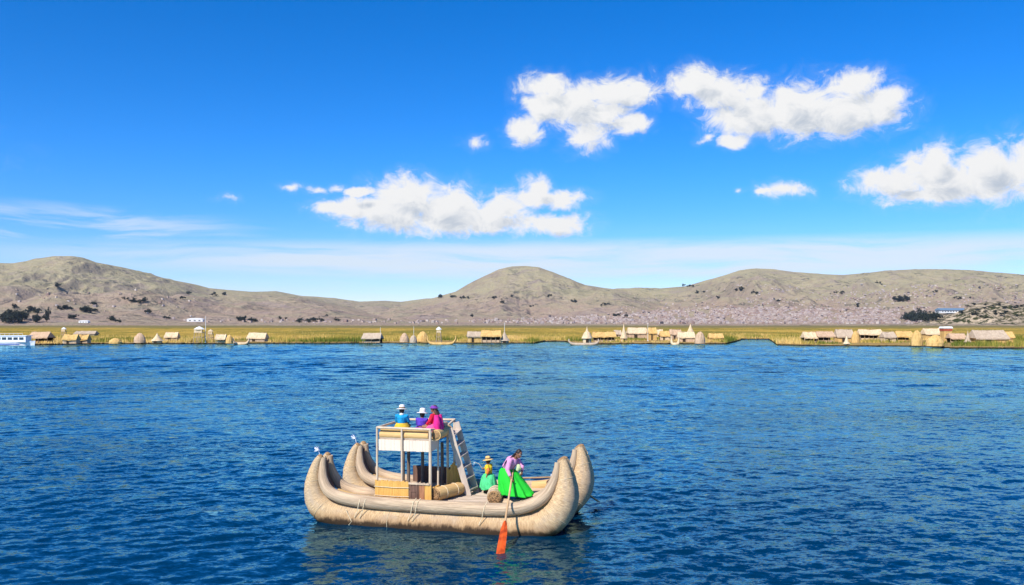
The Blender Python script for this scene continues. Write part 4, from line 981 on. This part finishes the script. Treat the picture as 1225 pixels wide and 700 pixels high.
garment(root, 'blouse', pink, [([g['belly'] + Vector((-.02, 0, -.04)), g['chest'], g['neck0'] + Vector((-.01, 0, -.015))], [.155, .165, .085]),
    ([g['chest'].lerp(g['shl'], .4), g['shl'], g['ell'], g['ell'].lerp(g['wrl'], .8)], [.09, .078, .062, .042]),
    ([g['chest'].lerp(g['shr'], .4), g['shr'], g['elr'], g['elr'].lerp(g['wrr'], .85)], [.09, .078, .062, .042])])
skirt(root, [((-.19, 0, .93), .15, .15), ((-.17, 0, .85), .23, .24), ((-.10, 0, .66), .32, .32), ((.0, 0, .44), .40, .36), ((.08, 0, .24), .47, .40)], green, 9, .10)
skirt(root, [((-.1, 0, .6), .22, .22), ((.0, 0, .3), .2, .2), ((.0, 0, .1), .21, .2)], cloth('blue_underskirt', (.02, .14, .42)), 7, .05, 'underskirt', 40)
hm = MB(); M = J['_M']; hd = g['head']
hm.ell(hd + M @ Vector((-.018, 0, .018)), (.088, .083, .104), M=M)
for s in (-1, 1):
    q = spline([tuple(hd + M @ Vector((-.06, s * .06, -.02))), (-.02, s * .11, 1.22), (-.13 if s < 0 else .10, s * .17, 1.12 if s < 0 else 1.02), (-.20 if s < 0 else .14, s * .19, .97 if s < 0 else .84)], 4)
    hm.tube(q, [.026 - .0012 * i for i in range(len(q))], 8)
hm.build('hair', hairm, root, remesh=.008)
garment(root, 'apron_pouch', cloth('pale_green_pouch', (.55, .66, .34)), [([(.17, -.02, 1.03), (.22, -.08, .95), (.18, -.12, .88)], [.05, .075, .04]), ([(.24, -.02, .84), (.27, -.04, .78)], [.05, .045])], .012)
for s in ('l', 'r'):
    a = g['an' + s]; MB().tube([a + Vector((-.05, 0, -.04)), a + Vector((.06, 0, -.045)), a + Vector((.18, 0, -.055))], [.042, .045, .025], 12).build('shoe', cloth('blue_shoe', (.03, .12, .4)), root, smooth=True)
HANDR = root.matrix_basis @ (g['wrr'] + (g['wrr'] - g['elr']).normalized() * .07)
HANDL = root.matrix_basis @ (g['wrl'] + (g['wrl'] - g['ell']).normalized() * .07)
# --- oar
tip = W_((2.27, -1.98, -.10)); mid = HANDR + Vector((.0, -.02, 0)); dr = (mid - tip).normalized(); topp = mid + dr * .42
oar = empty('rowing_oar', mid); tag(oar, 'long wooden oar with an orange blade held by the woman in green', 'oar')
sh0 = tip + dr * 1.2
MB().tube([topp - mid, Vector((0, 0, 0)), sh0 - mid], [.022, .026, .03], 10).build('shaft', oarwood, oar, smooth=True)
bl_ = MB(); side = dr.cross(Vector((0, -1, .35))).normalized(); nrm = side.cross(dr)
secs = [(0.0, .10, .012), (.3, .10, .014), (.75, .085, .018), (.93, .05, .03), (.98, .034, .034)]
for t, hw, th in secs:
    c = tip + dr * t * 1.30 - mid
    for sx, sn in ((-1, -.6), (-1, .6), (0, 1.6), (1, .6), (1, -.6), (0, -1.6)): bl_.v.append(c + side * hw * sx + nrm * th * sn)
for j in range(len(secs) - 1):
    for q in range(6): bl_.face((j * 6 + q, j * 6 + (q + 1) % 6, j * 6 + 6 + (q + 1) % 6, j * 6 + 6 + q))
bl_.face(range(6)); bl_.face(range(24, 30)); bl_.build('blade', orangem, oar)
# --- spare oar over the far side
a, b_ = Vector((1.75, 2.25, 1.06)), Vector((2.75, 3.15, .98)); so_ = empty('spare_oar', W_(a), YAW)
MB().tube([(0, 0, 0), (b_ - a) * .7, b_ - a], [.02, .026, .03], 8).build('shaft', oarwood, so_, smooth=True)
MB().beam(b_ - a, (b_ - a) * 1.9 + Vector((0, 0, -.75)), .18, .03).build('blade', oarwood, so_)
tag(so_, 'second oar resting across the far side of the boat behind the rower', 'oar')
# --- child standing
def hat(root, J, mat, brim, crown, k=1.0, band=None, tilt=0):
    hd = Vector(J['head']); M = J['_M'] @ Matrix.Rotation(tilt, 3, 'Y'); c = hd + M @ Vector((-.01 * k, 0, .035 * k))
    o = MB().lathe([(brim, -.015), (brim * .98, 0), (.095 * k, .012), (.09 * k, .05), (.085 * k, crown * .8), (.055 * k, crown), (.01, crown + .005)], c, 28, M=M).build('hat', mat, root, smooth=True)
    if band: MB().lathe([(.097 * k, .014), (.0985 * k, .02), (.096 * k, .045), (.09 * k, .048)], c, 28, M=M).build('hat_band', band, o, smooth=True)
root = empty('person', W_((.80, 2.12, .625)), YAW + R(160))
tag(root, 'child in straw hat, yellow top and mint green skirt standing by the ladder', 'person')
J = dict(pelvis=(0, 0, .50), belly=(0, 0, .60), chest=(.01, 0, .72), neck0=(.015, 0, .80), head=(.03, 0, .91), face=(1, .1, -.15),
         shl=(-.01, .11, .76), ell=(-.10, .15, .65), wrl=(-.06, .16, .53), shr=(.01, -.11, .76), elr=(.08, -.13, .68), wrr=(.21, -.10, .66),
         hipl=(0, .05, .48), knl=(.02, .06, .27), anl=(0, .06, .06), hipr=(0, -.05, .48), knr=(.02, -.06, .27), anr=(0, -.06, .06))
body(MB(), J, .74).build('body', skinm, root, remesh=.006); face(J, root, .74)
g = {k: Vector(v) for k, v in J.items() if k not in ('_M', 'face')}
garment(root, 'top', cloth('yellow_top', (.85, .60, .03)), [([g['pelvis'] + Vector((0, 0, .02)), g['belly'], g['chest'], g['neck0']], [.105, .10, .12, .06]), ([g['chest'], g['shr'], g['elr'], g['elr'].lerp(g['wrr'], .6)], [.07, .06, .048, .036]), ([g['chest'], g['shl'], g['shl'].lerp(g['ell'], .6)], [.07, .06, .05])])
garment(root, 'orange_sleeve', cloth('orange_sleeve', (.85, .22, .05)), [([g['shl'].lerp(g['ell'], .5), g['ell'], g['ell'].lerp(g['wrl'], .8)], [.05, .05, .036])])
skirt(root, [((0, 0, .55), .11, .11), ((0, 0, .48), .18, .18), ((0, 0, .30), .23, .23), ((0, 0, .12), .25, .25)], cloth('mint_skirt', (.10, .72, .27)), 8, .06)
for s in ('l', 'r'): a = g['an' + s]; MB().tube([a + Vector((-.04, 0, -.03)), a + Vector((.12, 0, -.035))], [.034, .026], 10).build('shoe', hairm, root, smooth=True)
hat(root, J, cloth('straw_hat', (.85, .60, .22)), .15, .10, .8, cloth('brown_band', (.35, .2, .1)))
MB().ell(g['head'] + J['_M'] @ Vector((-.018, 0, .0)), (.068, .064, .08), M=J['_M']).build('hair', hairm, root, smooth=True)
hr = root.matrix_basis @ (g['wrr'] + Vector((.07, 0, -.01)))
rb = empty('ribbon_stick', hr); MB().tube([(0, 0, -.03), (-.12, 0, .14), (-.24, 0, .17)], .007, 6).build('stick', polem, rb)
MB().beam((-.24, 0, .18), (-.30, 0, -.04), .008, .05, up=(0, 1, 0)).beam((-.24, 0, .17), (-.33, .02, .14), .008, .03, up=(0, 1, 0)).build('ribbon', whitem, rb)
tag(rb, 'thin stick with a white ribbon held out by the child in the straw hat', 'ribbon')
# --- three sitting on the platform
def sitter(loc, rz, k, label, fwd_lean=0.0, headface=(1, 0, -.15), arms=None):
    root = empty('person', W_(loc), YAW + rz); tag(root, label, 'person'); L = fwd_lean
    J = dict(pelvis=(0, 0, .11 * k), belly=(.02 + L * .3, 0, .24 * k), chest=(.02 + L * .7, 0, .42 * k), neck0=(.02 + L, 0, .52 * k), head=(.035 + L * 1.2, 0, .655 * k), face=headface,
             shl=(.01 + L * .9, .155 * k, .47 * k), ell=(.08 + L, .20 * k, .29 * k), wrl=(.24, .13 * k, .2 * k), shr=(.01 + L * .9, -.155 * k, .47 * k), elr=(.08 + L, -.20 * k, .29 * k), wrr=(.24, -.13 * k, .2 * k),
             hipl=(.02, .08 * k, .1 * k), knl=(.34 * k, .16 * k, .13 * k), anl=(.22 * k, -.02, .05), hipr=(.02, -.08 * k, .1 * k), knr=(.34 * k, -.16 * k, .13 * k), anr=(.26 * k, .04, .05), toel=(.24 * k, -.14 * k, .04), toer=(.28 * k, .16 * k, .04))
    if arms: J.update(arms)
    body(MB(), J, k).build('body', skinm, root, remesh=.0075); face(J, root, k); return root, J, {a: Vector(v) for a, v in J.items() if a not in ('_M', 'face')}
def jacket(root, g, mat, k, name='jacket', low='pelvis'):
    garment(root, name, mat, [([g['pelvis'] + Vector((0, 0, .07)), g['belly'], g['chest'], g['neck0']], [.135 * k, .145 * k, .155 * k, .075 * k])] +
        [([g['chest'].lerp(g['sh' + s], .4), g['sh' + s], g['el' + s], g['el' + s].lerp(g['wr' + s], .8)], [.085 * k, .074 * k, .056 * k, .04 * k]) for s in 'lr'])
PZ = 2.32
root, J, g = sitter((-1.50, 1.25, PZ + .10), R(96), .88, 'child in blue jacket, yellow skirt and white hat seated with back turned on the platform')
jacket(root, g, cloth('blue_jacket', (.01, .33, .66)), .88)
skirt(root, [((.0, 0, .22), .14, .15), ((.03, 0, .15), .19, .2), ((.08, 0, .02), .27, .25), ((.1, 0, -.06), .30, .26)], cloth('yellow_skirt', (.88, .58, .05)), 7, .04)
hat(root, J, cloth('white_felt_hat', (.86, .82, .80)), .155, .12, .95, cloth('brown_band', (.35, .2, .1)))
garment(root, 'collar', cloth('white_collar', (.8, .85, .88)), [([g['neck0'] + Vector((-.03, -.05, -.01)), g['neck0'] + Vector((-.045, 0, .01)), g['neck0'] + Vector((-.03, .05, -.01))], [.03, .045, .03])])
MB().ell(g['head'] + Vector((-.02, 0, -.01)), (.082, .07, .09)).build('hair', hairm, root, smooth=True)
root, J, g = sitter((-.88, 1.15, PZ + .04), R(85), .84, 'child in violet jacket and large white hat hunched between the two others on the platform', .05, (1, .2, -.4))
jacket(root, g, cloth('violet_jacket', (.12, .05, .50)), .9)
skirt(root, [((.0, 0, .2), .14, .15), ((.06, 0, .1), .22, .23), ((.1, 0, -.02), .3, .27)], cloth('purple_skirt', (.28, .04, .42)), 7, .04)
hat(root, J, cloth('white_felt_hat', (.86, .82, .80)), .165, .13, .95, tilt=R(-14))
MB().ell(g['head'] + J['_M'] @ Vector((-.02, 0, -.02)), (.08, .072, .09), M=J['_M']).build('hair', hairm, root, smooth=True)
root, J, g = sitter((-.40, 1.05, PZ + .14), R(172), .95, 'woman in red and pink with long brown hair seated sideways at the platform corner', .03, (1, .1, .05))
jacket(root, g, cloth('red_jacket', (.78, .015, .05)), .92)
garment(root, 'shawl', cloth('pink_shawl', (.92, .03, .28)), [([g['chest'] + Vector((-.10, .1, .06)), g['belly'] + Vector((-.12, .12, 0)), (-.08, .1, .06)], [.07, .10, .11]), ([g['chest'] + Vector((-.10, -.08, .06)), g['belly'] + Vector((-.12, -.06, 0)), (-.08, -.08, .06)], [.07, .10, .11])])
skirt(root, [((.0, 0, .22), .14, .15), ((.05, 0, .14), .22, .22), ((.1, 0, .02), .30, .27), ((.1, 0, -.06), .33, .3)], cloth('pink_skirt', (.90, .10, .30)), 8, .05)
hm = MB(); M = J['_M']; hd = g['head']; hm.ell(hd + M @ Vector((-.025, 0, .012)), (.082, .08, .098), M=M)
for s in (-.05, 0, .05): hm.tube([hd + Vector((-.05, s, -.02)), hd + Vector((-.11, s * 1.1, -.14)), hd + Vector((-.15, s * 1.1, -.30)), hd + Vector((-.17, s, -.40))], [.04, .045, .04, .02], 8)
hm.build('hair', brownhair, root, remesh=.01)
hat(root, J, cloth('purple_hat', (.25, .06, .40)), .13, .05, .95)
# ------------------------------------------------------------------ thin air between here and the hills
HZ_DENS = 1.7e-5
hm_ = bpy.data.materials.new('air'); hm_.use_nodes = True; t = NT(hm_.node_tree); t.n.clear()
pv = t.new('ShaderNodeVolumePrincipled'); o = t.new('ShaderNodeOutputMaterial'); t.l.new(pv.outputs[0], o.inputs['Volume'])
pv.inputs['Color'].default_value = (.72, .84, 1.0, 1); pv.inputs['Density'].default_value = HZ_DENS; pv.inputs['Anisotropy'].default_value = .2
hz_ = MB().box((0, -500, 244), (36000, 28000, 492)).build('haze', hm_); tag(hz_, kind='stuff')
